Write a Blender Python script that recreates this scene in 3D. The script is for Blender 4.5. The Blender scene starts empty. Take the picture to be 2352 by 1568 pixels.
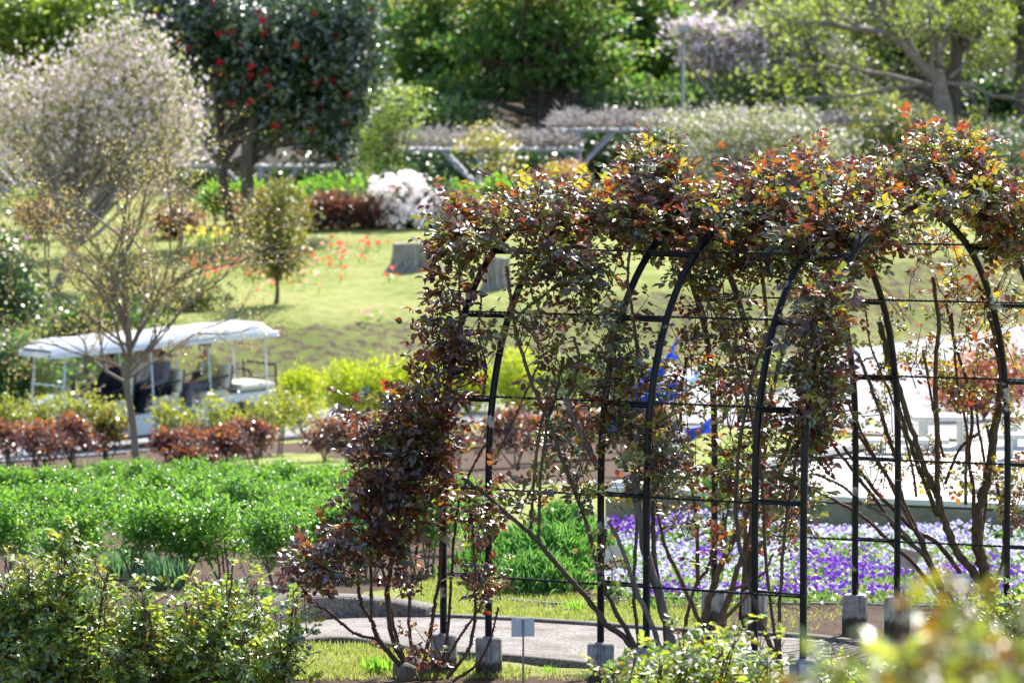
import bpy, math, random
import numpy as np
from mathutils import Vector, Matrix

rng = np.random.default_rng(11)
random.seed(11)
S = bpy.context.scene
COL = S.collection
R = math.radians

# ------------------------------------------------------------------ camera, light
HC = 3.3                      # eye height above the ground under the arch
PITCH = R(3.465)
F = 135.0 / 36.0 * 2352       # focal length in units of a 2352 px wide picture
CX, CY = 1176.0, 784.0
cam_d = bpy.data.cameras.new('camera')
cam_d.lens = 135.0
cam_d.sensor_width = 36.0
cam_d.clip_start = 0.1
cam_d.clip_end = 2000
cam_d.dof.use_dof = True
cam_d.dof.focus_distance = 22.2
cam_d.dof.aperture_fstop = 4.8
cam = bpy.data.objects.new('camera', cam_d)
COL.objects.link(cam)
cam.location = (0, 0, HC)
cam.rotation_euler = (R(90) - PITCH, 0, 0)
S.camera = cam

SUN_DIR = Vector((0.27, 0.80, 0.80)).normalized()      # towards the sun: behind the garden, to the right
sun_el = math.asin(SUN_DIR.z)
sun_az = math.atan2(SUN_DIR.x, SUN_DIR.y)
world = bpy.data.worlds.new('World')
S.world = world
world.use_nodes = True
wn = world.node_tree
sky = wn.nodes.new('ShaderNodeTexSky')
sky.sky_type = 'NISHITA'
sky.sun_disc = False
sky.sun_elevation = sun_el
sky.sun_rotation = sun_az
wn.links.new(sky.outputs[0], wn.nodes['Background'].inputs[0])
wn.nodes['Background'].inputs[1].default_value = 0.15
sl = bpy.data.lights.new('sun', 'SUN')
sl.energy = 5.0
sl.angle = R(0.5)
sl.color = (1.0, 0.95, 0.87)
so = bpy.data.objects.new('sun', sl)
COL.objects.link(so)
so.rotation_euler = SUN_DIR.to_track_quat('Z', 'Y').to_euler()
S.view_settings.view_transform = 'Standard'
S.view_settings.look = 'None'
S.view_settings.exposure = 0.9
S.view_settings.gamma = 1.0
S.view_settings.use_curve_mapping = False
S.cycles.use_denoising = True
S.cycles.max_bounces = 6
S.cycles.diffuse_bounces = 3
S.cycles.glossy_bounces = 2
S.cycles.transmission_bounces = 4
S.cycles.transparent_max_bounces = 6
S.cycles.sample_clamp_indirect = 6.0
S.cycles.caustics_reflective = False
S.cycles.caustics_refractive = False

# ------------------------------------------------------------------ geometry helpers
def P(px, py, D):
    """World point seen at (px, py) of a 2352 px wide picture, D metres ahead."""
    u = (px - CX) / F
    v = (CY - py) / F
    cp, sp = math.cos(PITCH), math.sin(PITCH)
    dy = cp + v * sp
    dz = -sp + v * cp
    return np.array([u * D / dy, D, HC + dz / dy * D])

def px_x(px, D):
    return (px - CX) / F * D

def sstep(t):
    t = np.clip(t, 0, 1)
    return t * t * (3 - 2 * t)

ROAD_X = [-16, -8, -4, -2.6, .3, 3, 7.4, 14, 30]
ROAD_FAR = [67, 69.5, 71.4, 72.0, 74, 76.2, 80.0, 87, 100]
ROAD_NEAR = [60, 62.2, 65.6, 66.4, 67.5, 62, 48, 42, 42]

def gz(x, y):
    x = np.asarray(x, float); y = np.asarray(y, float)
    near = np.interp(y, [-30, 0, 6, 12, 18, 24], [2.2, 1.75, 1.45, .6, .05, 0.0])
    zr = -2.4 + .06 * (np.clip(x, -14, 16) + 4)
    t = np.clip((y - 24) / 42, 0, 1)
    z = np.where(y < 24, near, zr * (0.85 * t + .15 * sstep(t)))
    yr = np.interp(x, ROAD_X, ROAD_FAR)
    s = y - yr
    bank = sstep(s / 6.5)
    lawn_z = -.42 + .055 * np.clip(y - 82, -4, 40) + .03 * np.clip(x, -12, 12)
    z2 = zr * (1 - bank) + lawn_z * bank
    z = np.where(y > 60, np.where(s > 0, z2, z), z)
    hill = np.clip(y - 113, 0, None)
    z = z + np.where(hill > 0, .12 * hill + .28 * np.clip(hill - 6, 0, None) * sstep((hill - 6) / 14), 0)
    z = z + .05 * np.sin(x * .7 + y * .31) * np.clip((y - 70) / 12, 0, 1) * sstep((s - 2) / 4 + .0)
    return z

def GP(px, D, off=0.0):
    x = px_x(px, D)
    return np.array([x, D, float(gz(x, D)) + off])

def G(px, py):
    """Ground point under a picture position."""
    D = np.arange(15, 190, .05)
    u = (px - CX) / F; v = (CY - py) / F
    cp, sp = math.cos(PITCH), math.sin(PITCH)
    dy = cp + v * sp; dz = -sp + v * cp
    X = u * D / dy; Z = HC + dz / dy * D
    hit = np.nonzero(Z < gz(X, D))[0]
    i = hit[0] if len(hit) else len(D) - 1
    return np.array([X[i], D[i], float(gz(X[i], D[i]))])

def nrm(a):
    a = np.asarray(a, float)
    return a / np.maximum(np.linalg.norm(a, axis=-1, keepdims=True), 1e-9)

def smooth(pts, n=6):
    p = np.asarray(pts, float)
    if len(p) < 3:
        return np.array([p[0] + (p[-1] - p[0]) * t for t in np.linspace(0, 1, n + 1)])
    q = np.vstack([2 * p[0] - p[1], p, 2 * p[-1] - p[-2]])
    out = []
    for i in range(1, len(q) - 2):
        for t in np.linspace(0, 1, n, endpoint=False):
            a, b, c, d = q[i - 1], q[i], q[i + 1], q[i + 2]
            out.append(.5 * (2 * b + (c - a) * t + (2 * a - 5 * b + 4 * c - d) * t * t + (3 * b - a - 3 * c + d) * t ** 3))
    out.append(p[-1])
    return np.array(out)

class MB:
    def __init__(s):
        s.v = []; s.f = []; s.m = []; s.sm = []; s.n = 0
    def add(s, verts, faces, mat=0, flat=False):
        verts = np.asarray(verts, float).reshape(-1, 3)
        fa = np.asarray(faces, int)
        if fa.ndim == 1:
            fa = fa.reshape(1, -1)
        s.v.append(verts); s.f.append(fa + s.n); s.n += len(verts)
        s.m.append(np.broadcast_to(np.asarray(mat, int), (len(fa),)).copy())
        s.sm.append(np.full(len(fa), not flat))
        return s
    def box(s, c, size, mat=0, rot=None):
        c = np.asarray(c, float); h = np.asarray(size, float) / 2
        v = np.array([[x, y, z] for x in (-1, 1) for y in (-1, 1) for z in (-1, 1)], float) * h
        if rot is not None:
            v = v @ np.asarray(rot, float).T
        return s.add(v + c, [(0, 1, 3, 2), (4, 6, 7, 5), (0, 4, 5, 1), (2, 3, 7, 6), (0, 2, 6, 4), (1, 5, 7, 3)], mat, True)
    def bbox(s, c, size, bev=.01, mat=0, rot=None):
        """box with chamfered edges"""
        h = np.asarray(size, float) / 2; b = min(bev, *(h * .9))
        bm_v = []
        import itertools
        for sx, sy, sz in itertools.product((-1, 1), repeat=3):
            bm_v += [(sx * h[0], sy * (h[1] - b), sz * (h[2] - b)), (sx * (h[0] - b), sy * h[1], sz * (h[2] - b)), (sx * (h[0] - b), sy * (h[1] - b), sz * h[2])]
        idx = {}
        for k, t in enumerate(itertools.product((-1, 1), repeat=3)):
            idx[t] = 3 * k
        fq = []; ft = []
        for ax in range(3):
            for sg in (-1, 1):
                o = [a for a in range(3) if a != ax]
                ring = [(-1, -1), (1, -1), (1, 1), (-1, 1)]
                f = []
                for a, b2 in ring:
                    t = [0, 0, 0]; t[ax] = sg; t[o[0]] = a; t[o[1]] = b2
                    f.append(idx[tuple(t)] + ax)
                fq.append(f)
        for ax in range(3):
            o = [a for a in range(3) if a != ax]
            for a in (-1, 1):
                for b2 in (-1, 1):
                    t0 = [0, 0, 0]; t1 = [0, 0, 0]
                    t0[ax] = -1; t1[ax] = 1
                    t0[o[0]] = t1[o[0]] = a; t0[o[1]] = t1[o[1]] = b2
                    i0, i1 = idx[tuple(t0)], idx[tuple(t1)]
                    fq.append((i0 + o[0], i1 + o[0], i1 + o[1], i0 + o[1]))
        for t in idx.values():
            ft.append((t, t + 1, t + 2))
        v = np.array(bm_v)
        if rot is not None:
            v = v @ np.asarray(rot, float).T
        n0 = s.n
        s.add(v + np.asarray(c, float), fq, mat, True)
        s.f.append(np.array(ft) + n0); s.m.append(np.full(len(ft), mat)); s.sm.append(np.full(len(ft), False))
        return s
    def tube(s, path, r, sides=6, mat=0, ref=None, cap=True):
        p = np.asarray(path, float); n = len(p)
        r = np.broadcast_to(np.asarray(r, float), (n,))
        t = nrm(np.gradient(p, axis=0))
        if ref is None:
            m = np.abs(nrm(p[-1] - p[0])) if np.linalg.norm(p[-1] - p[0]) > 1e-6 else np.abs(t[0])
            ref = np.eye(3)[int(np.argmin(m))]
        a = nrm(np.cross(t, np.asarray(ref, float)))
        b = np.cross(t, a)
        ang = np.linspace(0, 2 * math.pi, sides, endpoint=False)
        ring = p[:, None, :] + r[:, None, None] * (np.cos(ang)[None, :, None] * a[:, None, :] + np.sin(ang)[None, :, None] * b[:, None, :])
        i = np.arange(n - 1)[:, None] * sides; j = np.arange(sides)[None, :]; k = (j + 1) % sides
        fa = np.stack([i + j, i + k, i + sides + k, i + sides + j], -1).reshape(-1, 4)
        n0 = s.n
        s.add(ring.reshape(-1, 3), fa, mat)
        if cap and sides > 3:
            for base in (0, (n - 1) * sides):
                s.f.append(np.array([[base + q for q in range(sides)]]) + n0); s.m.append(np.array([mat])); s.sm.append(np.array([False]))
        return s
    def lathe(s, prof, c=(0, 0, 0), sides=16, mat=0, axis='z', jit=0):
        pr = np.asarray(prof, float)
        ang = np.linspace(0, 2 * math.pi, sides, endpoint=False)
        rr = pr[:, 0][:, None] * (1 + jit * np.sin(ang * 3 + 1)[None, :])
        x = rr * np.cos(ang); y = rr * np.sin(ang); z = np.repeat(pr[:, 1][:, None], sides, 1)
        v = {'z': np.stack([x, y, z], -1), 'y': np.stack([x, z, y], -1), 'x': np.stack([z, x, y], -1)}[axis].reshape(-1, 3)
        n = len(pr)
        i = np.arange(n - 1)[:, None] * sides; j = np.arange(sides)[None, :]; k = (j + 1) % sides
        fa = np.stack([i + j, i + k, i + sides + k, i + sides + j], -1).reshape(-1, 4)
        n0 = s.n
        s.add(v + np.asarray(c, float), fa, mat)
        for base in (0, (n - 1) * sides):
            s.f.append(np.array([[base + q for q in range(sides)]]) + n0); s.m.append(np.array([mat])); s.sm.append(np.array([False]))
        return s
    def stamp(s, tm, pos, axis, up, scale, mat=0):
        """many copies of a template (verts, faces); template +Y goes along axis, +Z towards up."""
        tv, tf = tm
        pos = np.asarray(pos, float).reshape(-1, 3); N = len(pos)
        if N == 0:
            return s
        M = frames(axis, up)
        scale = np.broadcast_to(np.asarray(scale, float), (N,))
        v = np.einsum('nij,vj->nvi', M, tv) * scale[:, None, None] + pos[:, None, :]
        V = len(tv)
        mat = np.broadcast_to(np.asarray(mat, int), (N,))
        for fk in tf:
            fk = np.asarray(fk, int)
            f = (fk[None] + (np.arange(N) * V)[:, None, None]).reshape(-1, fk.shape[1]) + s.n
            s.f.append(f); s.m.append(np.repeat(mat, len(fk))); s.sm.append(np.full(len(f), False))
        s.v.append(v.reshape(-1, 3)); s.n += N * V
        return s
    def mesh(s, name, mats, shift=None):
        me = bpy.data.meshes.new(name)
        v = np.concatenate(s.v)
        if shift is not None:
            v = v - np.asarray(shift)
        tot = np.concatenate([np.full(len(f), f.shape[1]) for f in s.f])
        lv = np.concatenate([f.ravel() for f in s.f])
        me.vertices.add(len(v)); me.vertices.foreach_set('co', v.astype(np.float32).ravel())
        me.loops.add(len(lv)); me.loops.foreach_set('vertex_index', lv.astype(np.int32))
        me.polygons.add(len(tot))
        me.polygons.foreach_set('loop_start', np.concatenate([[0], np.cumsum(tot)[:-1]]).astype(np.int32))
        me.polygons.foreach_set('loop_total', tot.astype(np.int32))
        me.polygons.foreach_set('material_index', np.concatenate(s.m).astype(np.int32))
        me.polygons.foreach_set('use_smooth', np.concatenate(s.sm))
        for m in (mats if isinstance(mats, (list, tuple)) else [mats]):
            me.materials.append(m)
        me.update(calc_edges=True)
        return me
    def build(s, name, mats, parent=None, origin=None, local=False):
        """local: verts are already in the parent's frame; else they are world coordinates"""
        if local:
            sh = None
        else:
            sh = np.array(wloc(parent)) if parent is not None else (np.asarray(origin, float) if origin is not None else None)
        o = bpy.data.objects.new(name, s.mesh(name, mats, sh))
        COL.objects.link(o)
        if parent is not None:
            o.parent = parent
        elif origin is not None:
            o.location = origin
        return o

def wloc(o):
    l = Vector((0, 0, 0))
    while o is not None:
        l = l + o.location
        o = o.parent
    return l

def frames(axis, up):
    y = nrm(np.asarray(axis, float).reshape(-1, 3))
    up = np.broadcast_to(np.asarray(up, float), y.shape)
    x = np.cross(y, up)
    bad = np.linalg.norm(x, axis=1) < 1e-3
    x[bad] = np.cross(y[bad], np.array([.3, .5, .8]))
    x = nrm(x)
    z = np.cross(x, y)
    return np.stack([x, y, z], -1)

def tag(o, label=None, cat=None, group=None, kind=None):
    if label: o['label'] = label
    if cat: o['category'] = cat
    if group: o['group'] = group
    if kind: o['kind'] = kind
    return o

def thing(name, label, cat, loc, group=None, rot=(0, 0, 0)):
    o = bpy.data.objects.new(name, None)
    o.empty_display_size = .1
    COL.objects.link(o)
    o.location = Vector([float(c) for c in loc]); o.rotation_euler = rot
    return tag(o, label, cat, group)

def clone(o, name=None, parent=None, loc=None):
    c = o.copy()
    COL.objects.link(c)
    if parent is not None: c.parent = parent
    if loc is not None: c.location = loc
    return c

def rand_dir(n):
    return nrm(rng.normal(size=(n, 3)))

# ------------------------------------------------------------------ materials
def new_mat(name):
    m = bpy.data.materials.new(name)
    m.use_nodes = True
    nt = m.node_tree
    for n in list(nt.nodes): nt.nodes.remove(n)
    out = nt.nodes.new('ShaderNodeOutputMaterial')
    return m, nt, out

def ramp(nt, stops, interp='LINEAR'):
    r = nt.nodes.new('ShaderNodeValToRGB')
    r.color_ramp.interpolation = interp
    while len(r.color_ramp.elements) > 1: r.color_ramp.elements.remove(r.color_ramp.elements[-1])
    for i, (p, c) in enumerate(stops):
        e = r.color_ramp.elements[0] if i == 0 else r.color_ramp.elements.new(p)
        e.position = p; e.color = (*c, 1)
    return r

def even(cols):
    n = len(cols)
    return [(i / max(n - 1, 1), c) for i, c in enumerate(cols)]

def leaf_mat(name, cols, tcols, trans=.4, rough=.33, spec=.5, interp='LINEAR', coat=0):
    """leaf: glossy face colour chosen per leaf, plus light coming through the blade"""
    m, nt, out = new_mat(name)
    L = nt.links.new
    g = nt.nodes.new('ShaderNodeNewGeometry'); oi = nt.nodes.new('ShaderNodeObjectInfo')
    a = nt.nodes.new('ShaderNodeMath'); a.operation = 'ADD'
    L(g.outputs['Random Per Island'], a.inputs[0]); L(oi.outputs['Random'], a.inputs[1])
    fr = nt.nodes.new('ShaderNodeMath'); fr.operation = 'FRACT'
    L(a.outputs[0], fr.inputs[0])
    r1 = ramp(nt, even(cols), interp); r2 = ramp(nt, even(tcols), interp)
    L(fr.outputs[0], r1.inputs[0]); L(fr.outputs[0], r2.inputs[0])
    b = nt.nodes.new('ShaderNodeBsdfPrincipled')
    b.inputs['Roughness'].default_value = rough
    b.inputs['Specular IOR Level'].default_value = spec
    b.inputs['Coat Weight'].default_value = coat; b.inputs['Coat Roughness'].default_value = .32
    L(r1.outputs[0], b.inputs['Base Color'])
    sc = nt.nodes.new('ShaderNodeVectorMath'); sc.operation = 'SCALE'; sc.inputs['Scale'].default_value = trans * 1.15
    L(r2.outputs[0], sc.inputs[0])
    t = nt.nodes.new('ShaderNodeBsdfTranslucent'); L(sc.outputs[0], t.inputs[0])
    mx = nt.nodes.new('ShaderNodeAddShader')
    L(b.outputs[0], mx.inputs[0]); L(t.outputs[0], mx.inputs[1]); L(mx.outputs[0], out.inputs[0])
    return m

def noise_mat(name, cols, scale=6, rough=.8, bump=.0, detail=6, spec=.3, stretch=None, metal=0, coords='Object', bscale=None, bdist=.01):
    m, nt, out = new_mat(name)
    L = nt.links.new
    tc = nt.nodes.new('ShaderNodeTexCoord')
    src = tc.outputs[coords]
    if stretch:
        mp = nt.nodes.new('ShaderNodeMapping'); mp.inputs['Scale'].default_value = stretch
        L(src, mp.inputs[0]); src = mp.outputs[0]
    n = nt.nodes.new('ShaderNodeTexNoise'); n.inputs['Scale'].default_value = scale; n.inputs['Detail'].default_value = detail
    n.inputs['Roughness'].default_value = .65
    L(src, n.inputs['Vector'])
    st = [(.28 + .44 * p, c) for p, c in even(cols)]
    r = ramp(nt, st); L(n.outputs[0], r.inputs[0])
    b = nt.nodes.new('ShaderNodeBsdfPrincipled')
    b.inputs['Roughness'].default_value = rough; b.inputs['Specular IOR Level'].default_value = spec; b.inputs['Metallic'].default_value = metal
    L(r.outputs[0], b.inputs['Base Color'])
    if bump:
        n2 = nt.nodes.new('ShaderNodeTexNoise'); n2.inputs['Scale'].default_value = bscale or scale * 4; n2.inputs['Detail'].default_value = 4
        L(src, n2.inputs['Vector'])
        bp = nt.nodes.new('ShaderNodeBump'); bp.inputs['Strength'].default_value = bump; bp.inputs['Distance'].default_value = bdist
        L(n2.outputs[0], bp.inputs['Height']); L(bp.outputs[0], b.inputs['Normal'])
    L(b.outputs[0], out.inputs[0])
    return m

def plain(name, col, rough=.5, spec=.5, metal=0):
    v = np.array(col)
    return noise_mat(name, [tuple(v * .86), tuple(np.minimum(v * 1.1, 1))], 9, rough, 0, 3, spec, metal=metal)

M = {}
M['rose_green'] = leaf_mat('rose_green_leaf', [(.014, .036, .016), (.022, .048, .020), (.040, .055, .014), (.030, .026, .018)], [(.12, .22, .02), (.22, .30, .02), (.42, .38, .03), (.28, .14, .02)], .42, .36, 1.0, coat=.6)
M['rose_purple'] = leaf_mat('rose_purple_leaf', [(.024, .010, .014), (.036, .013, .015), (.024, .020, .020), (.050, .016, .010)], [(.12, .02, .02), (.30, .045, .015), (.14, .06, .02), (.50, .15, .02)], .36, .36, 1.0, coat=.6)
M['rose_young'] = leaf_mat('rose_young_leaf', [(.08, .014, .008), (.11, .025, .008), (.10, .05, .008), (.05, .012, .012)], [(.46, .05, .02), (.58, .14, .02), (.60, .28, .02), (.30, .03, .03)], .36, .36, .8)
M['rose_lime'] = leaf_mat('rose_yellow_leaf', [(.09, .11, .015), (.12, .10, .015), (.06, .10, .02)], [(.50, .46, .03), (.62, .42, .03), (.34, .42, .04)], .5, .36, .75)
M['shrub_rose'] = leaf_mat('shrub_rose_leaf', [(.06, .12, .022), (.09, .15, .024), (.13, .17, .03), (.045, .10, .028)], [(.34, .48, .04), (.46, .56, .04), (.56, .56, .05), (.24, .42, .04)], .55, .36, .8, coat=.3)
M['shrub_dark'] = leaf_mat('shrub_rose_leaf_shade_tint', [(.025, .06, .026), (.035, .075, .024), (.03, .055, .034)], [(.16, .30, .04), (.24, .36, .04), (.14, .26, .04)], .55, .36, .8, coat=.3)  # darker leaf copy with shade put into its colour, mixed in at random
M['shrub_tip'] = leaf_mat('shrub_rose_tip_leaf', [(.12, .13, .012), (.11, .045, .012), (.09, .13, .012), (.12, .13, .012)], [(.50, .48, .02), (.48, .18, .03), (.36, .46, .02), (.48, .50, .02)], .42, .42, .35)
M['bright_green'] = leaf_mat('bright_green_leaf', [(.045, .12, .016), (.065, .15, .02), (.035, .10, .022), (.08, .17, .025)], [(.20, .46, .03), (.30, .54, .04), (.16, .40, .04), (.34, .58, .05)], .48, .42, .7)
M['grass_blade'] = leaf_mat('grass_blade', [(.10, .14, .03), (.16, .19, .05), (.24, .22, .09), (.07, .13, .025)], [(.30, .40, .06), (.42, .48, .08), (.50, .46, .16), (.24, .40, .05)], .5, .45, .3)
M['weed'] = leaf_mat('weed_leaf', [(.06, .16, .02), (.09, .20, .03)], [(.28, .55, .04), (.36, .60, .05)], .5, .35)
M['blue_grass'] = leaf_mat('blue_green_leaf', [(.06, .15, .07), (.09, .19, .09), (.12, .22, .12)], [(.16, .36, .12), (.22, .42, .15), (.28, .45, .2)], .35, .35)
M['wallflower'] = leaf_mat('narrow_green_leaf', [(.05, .14, .04), (.07, .18, .05), (.10, .22, .07)], [(.18, .46, .06), (.24, .50, .08), (.3, .5, .1)], .4, .33)
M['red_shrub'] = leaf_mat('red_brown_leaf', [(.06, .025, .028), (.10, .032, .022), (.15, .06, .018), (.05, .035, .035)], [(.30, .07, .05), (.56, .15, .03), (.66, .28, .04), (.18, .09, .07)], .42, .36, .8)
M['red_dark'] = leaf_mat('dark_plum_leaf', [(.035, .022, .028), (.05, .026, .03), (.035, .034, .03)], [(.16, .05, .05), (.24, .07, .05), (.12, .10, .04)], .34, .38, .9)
M['yellow_green'] = leaf_mat('yellow_green_leaf', [(.10, .13, .02), (.14, .16, .02), (.06, .10, .025), (.18, .16, .02)], [(.46, .50, .04), (.55, .54, .04), (.30, .40, .05), (.6, .5, .05)], .45, .36, .75)
M['lime_shrub'] = leaf_mat('lime_shrub_leaf', [(.16, .20, .015), (.20, .24, .02), (.12, .18, .02)], [(.56, .62, .03), (.64, .68, .03), (.45, .58, .03)], .5, .4, .3)
M['sage_shrub'] = leaf_mat('sage_shrub_leaf', [(.12, .18, .06), (.17, .22, .09), (.09, .14, .05)], [(.36, .46, .14), (.44, .5, .18), (.3, .4, .12)], .45, .45, .3)
M['camellia'] = leaf_mat('camellia_leaf', [(.012, .035, .018), (.016, .045, .022), (.022, .05, .02)], [(.03, .09, .02), (.05, .12, .02), (.08, .14, .02)], .2, .40, 1.0, coat=1.0)
M['camellia_flower'] = plain('camellia_petal', (.50, .02, .02), .5)
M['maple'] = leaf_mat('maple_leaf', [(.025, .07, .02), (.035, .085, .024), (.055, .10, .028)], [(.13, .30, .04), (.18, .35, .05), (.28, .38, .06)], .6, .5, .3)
M['maple_top'] = leaf_mat('maple_leaf_sunlit_tint', [(.07, .10, .025), (.09, .115, .03)], [(.30, .36, .06), (.38, .40, .08)], .65, .5, .3)  # lighter leaf, mostly on crown tops; sunlight put into the colour
M['bud_yellow'] = leaf_mat('yellow_bud_leaf', [(.32, .26, .09), (.36, .30, .09), (.30, .20, .12), (.26, .26, .08)], [(.55, .44, .08), (.62, .54, .1), (.5, .3, .12), (.5, .5, .1)], .45, .4)
M['blossom'] = leaf_mat('pale_pink_blossom', [(.62, .50, .55), (.72, .62, .66), (.56, .42, .50)], [(.66, .56, .64), (.72, .64, .70), (.6, .48, .58)], .45, .6, .2)
M['blossom_leaf'] = leaf_mat('cherry_young_leaf', [(.16, .19, .05), (.20, .22, .06), (.16, .13, .05)], [(.40, .46, .1), (.46, .50, .12), (.36, .3, .12)], .45, .4)
M['white_pink'] = leaf_mat('rhododendron_petal', [(.88, .85, .83), (.9, .88, .85), (.82, .64, .70), (.9, .89, .87)], [(.85, .8, .78), (.88, .85, .82), (.78, .6, .66), (.86, .85, .83)], .5, .6, .2)
M['spring_leaf'] = leaf_mat('spring_leaf', [(.12, .18, .03), (.16, .22, .035), (.09, .14, .03)], [(.42, .54, .06), (.48, .58, .07), (.34, .46, .06)], .48, .45, .3)
M['grey_green'] = leaf_mat('grey_green_leaf', [(.09, .12, .055), (.12, .15, .07), (.07, .09, .04)], [(.26, .32, .11), (.32, .38, .14), (.22, .26, .1)], .45, .5, .3)
M['conifer'] = leaf_mat('olive_gold_leaf', [(.08, .09, .02), (.12, .11, .02), (.05, .07, .02)], [(.3, .3, .04), (.4, .34, .04), (.2, .26, .04)], .42, .45, .3)
M['dark_shrub'] = leaf_mat('dark_evergreen_leaf', [(.02, .05, .02), (.03, .07, .025)], [(.06, .16, .03), (.1, .2, .03)], .3, .35)
M['jp_maple'] = leaf_mat('copper_maple_leaf', [(.20, .06, .03), (.26, .10, .04), (.18, .04, .05)], [(.55, .17, .06), (.62, .28, .07), (.5, .14, .12)], .45, .4)
M['wisteria'] = leaf_mat('wisteria_twig_bud', [(.23, .205, .19), (.28, .25, .25), (.19, .165, .155)], [(.3, .27, .25), (.33, .3, .3), (.25, .22, .2)], .4, .6, .2)

M['cane'] = noise_mat('rose_cane_bark', [(.05, .032, .025), (.10, .065, .045), (.15, .11, .085)], 30, .7, .5, stretch=(1, 1, .35), bdist=.004)
M['cane_red'] = noise_mat('rose_cane_young', [(.07, .03, .025), (.11, .05, .035), (.12, .09, .045)], 22, .55, .3, stretch=(1, 1, .4), bdist=.003)
M['cane_green'] = noise_mat('rose_cane_green', [(.07, .075, .03), (.11, .10, .045)], 22, .5, .2, stretch=(1, 1, .4), bdist=.003)
M['cane_dead'] = noise_mat('dead_rose_wood', [(.10, .085, .075), (.20, .17, .15), (.30, .27, .24)], 18, .85, .8, stretch=(2.5, 2.5, .25), bdist=.01)
M['bark'] = noise_mat('tree_bark', [(.05, .04, .033), (.10, .082, .066), (.16, .13, .105)], 9, .85, .6, stretch=(1.5, 1.5, .4), bdist=.02)
M['bark_pale'] = noise_mat('pale_bark', [(.15, .125, .105), (.24, .205, .18), (.33, .29, .26)], 7, .85, .5, bdist=.02)
M['twig'] = noise_mat('thin_twig_bark', [(.15, .12, .10), (.26, .215, .18)], 12, .8)
def chipped_paint():
    m, nt, out = new_mat('black_painted_steel')
    L = nt.links.new
    tc = nt.nodes.new('ShaderNodeTexCoord')
    def nz(sc, d):
        n = nt.nodes.new('ShaderNodeTexNoise'); n.inputs['Scale'].default_value = sc; n.inputs['Detail'].default_value = d; L(tc.outputs['Object'], n.inputs['Vector']); return n
    a, b2, c = nz(7, 9), nz(2.1, 3), nz(30, 4)
    base = ramp(nt, [(.3, (.004, .005, .008)), (.55, (.007, .008, .012)), (.75, (.014, .014, .018))]); L(c.outputs[0], base.inputs[0])
    mu = nt.nodes.new('ShaderNodeMath'); mu.operation = 'MULTIPLY'; L(a.outputs[0], mu.inputs[0]); L(b2.outputs[0], mu.inputs[1])
    k = nt.nodes.new('ShaderNodeMapRange'); k.inputs[1].default_value = .375; k.inputs[2].default_value = .385; L(mu.outputs[0], k.inputs[0])
    chip = ramp(nt, [(.42, (.10, .05, .03)), (.5, (.30, .29, .28)), (.6, (.5, .5, .5))]); L(c.outputs[0], chip.inputs[0])
    mx = nt.nodes.new('ShaderNodeMixRGB'); L(k.outputs[0], mx.inputs[0]); L(base.outputs[0], mx.inputs[1]); L(chip.outputs[0], mx.inputs[2])
    b = nt.nodes.new('ShaderNodeBsdfPrincipled'); b.inputs['Roughness'].default_value = .42; b.inputs['Specular IOR Level'].default_value = .3
    L(mx.outputs[0], b.inputs['Base Color'])
    bp = nt.nodes.new('ShaderNodeBump'); bp.inputs['Strength'].default_value = .3; bp.inputs['Distance'].default_value = .002; L(a.outputs[0], bp.inputs['Height']); L(bp.outputs[0], b.inputs['Normal'])
    L(b.outputs[0], out.inputs[0])
    return m
M['black_paint'] = chipped_paint()
M['rebar'] = noise_mat('ribbed_black_bar', [(.008, .009, .012), (.02, .02, .024)], 40, .45, .5, bdist=.002, bscale=160)
M['twine'] = plain('jute_twine', (.42, .34, .22), .9, .2)
M['white_sign'] = plain('white_sign_plate', (.62, .62, .66), .4)
M['sign_ink'] = plain('sign_lettering', (.10, .10, .12), .6)
M['grey_steel'] = noise_mat('galvanised_steel', [(.30, .32, .36), (.42, .44, .48)], 12, .45, metal=.2)
M['lilac_steel'] = noise_mat('pergola_steel', [(.34, .34, .42), (.46, .46, .54)], 8, .5, metal=.1)
M['pole_grey'] = noise_mat('dull_grey_pole', [(.20, .21, .23), (.28, .29, .31)], 10, .6)
M['stump'] = noise_mat('weathered_stump_wood', [(.07, .055, .045), (.24, .205, .18), (.42, .38, .35), (.60, .56, .53)], 6, .9, .9, stretch=(2.4, 2.4, .16), bdist=.06)  # wood grain, its contrast raised to paint light and shade on the ridges
M['stump_top'] = noise_mat('cut_stump_top', [(.26, .23, .21), (.4, .37, .35)], 10, .9, .3)
M['moss'] = noise_mat('moss', [(.06, .07, .015), (.13, .13, .025)], 20, .95, .6)
M['cart_white'] = noise_mat('white_cart_paint', [(.74, .77, .80), (.82, .84, .86)], 3, .25, spec=.5)
M['cart_cream'] = noise_mat('cream_vinyl', [(.66, .63, .50), (.74, .71, .58)], 6, .5)
M['navy'] = plain('navy_vinyl', (.02, .03, .05), .45)
M['dark_trim'] = plain('black_plastic_trim', (.018, .02, .024), .5)
M['tyre'] = plain('tyre_rubber', (.018, .018, .018), .85, .2)
M['skin'] = noise_mat('skin', [(.48, .27, .19), (.56, .33, .24)], 8, .5)
M['hair'] = plain('dark_hair', (.012, .009, .008), .5)
M['stone_white'] = noise_mat('pale_terrace_paving', [(.48, .47, .44), (.62, .61, .58)], 5, .8, .2)
M['wood_deck'] = noise_mat('grey_deck_board', [(.26, .25, .25), (.38, .37, .36)], 10, .8, .3, stretch=(.2, 4, 1))
M['pale_bench'] = noise_mat('pale_bench_board', [(.56, .55, .50), (.70, .69, .64)], 6, .6)
M['blue_cloth'] = leaf_mat('blue_cloth', [(.02, .05, .42), (.015, .04, .34)], [(.03, .09, .6), (.02, .07, .5)], .35, .6, .2)
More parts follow.
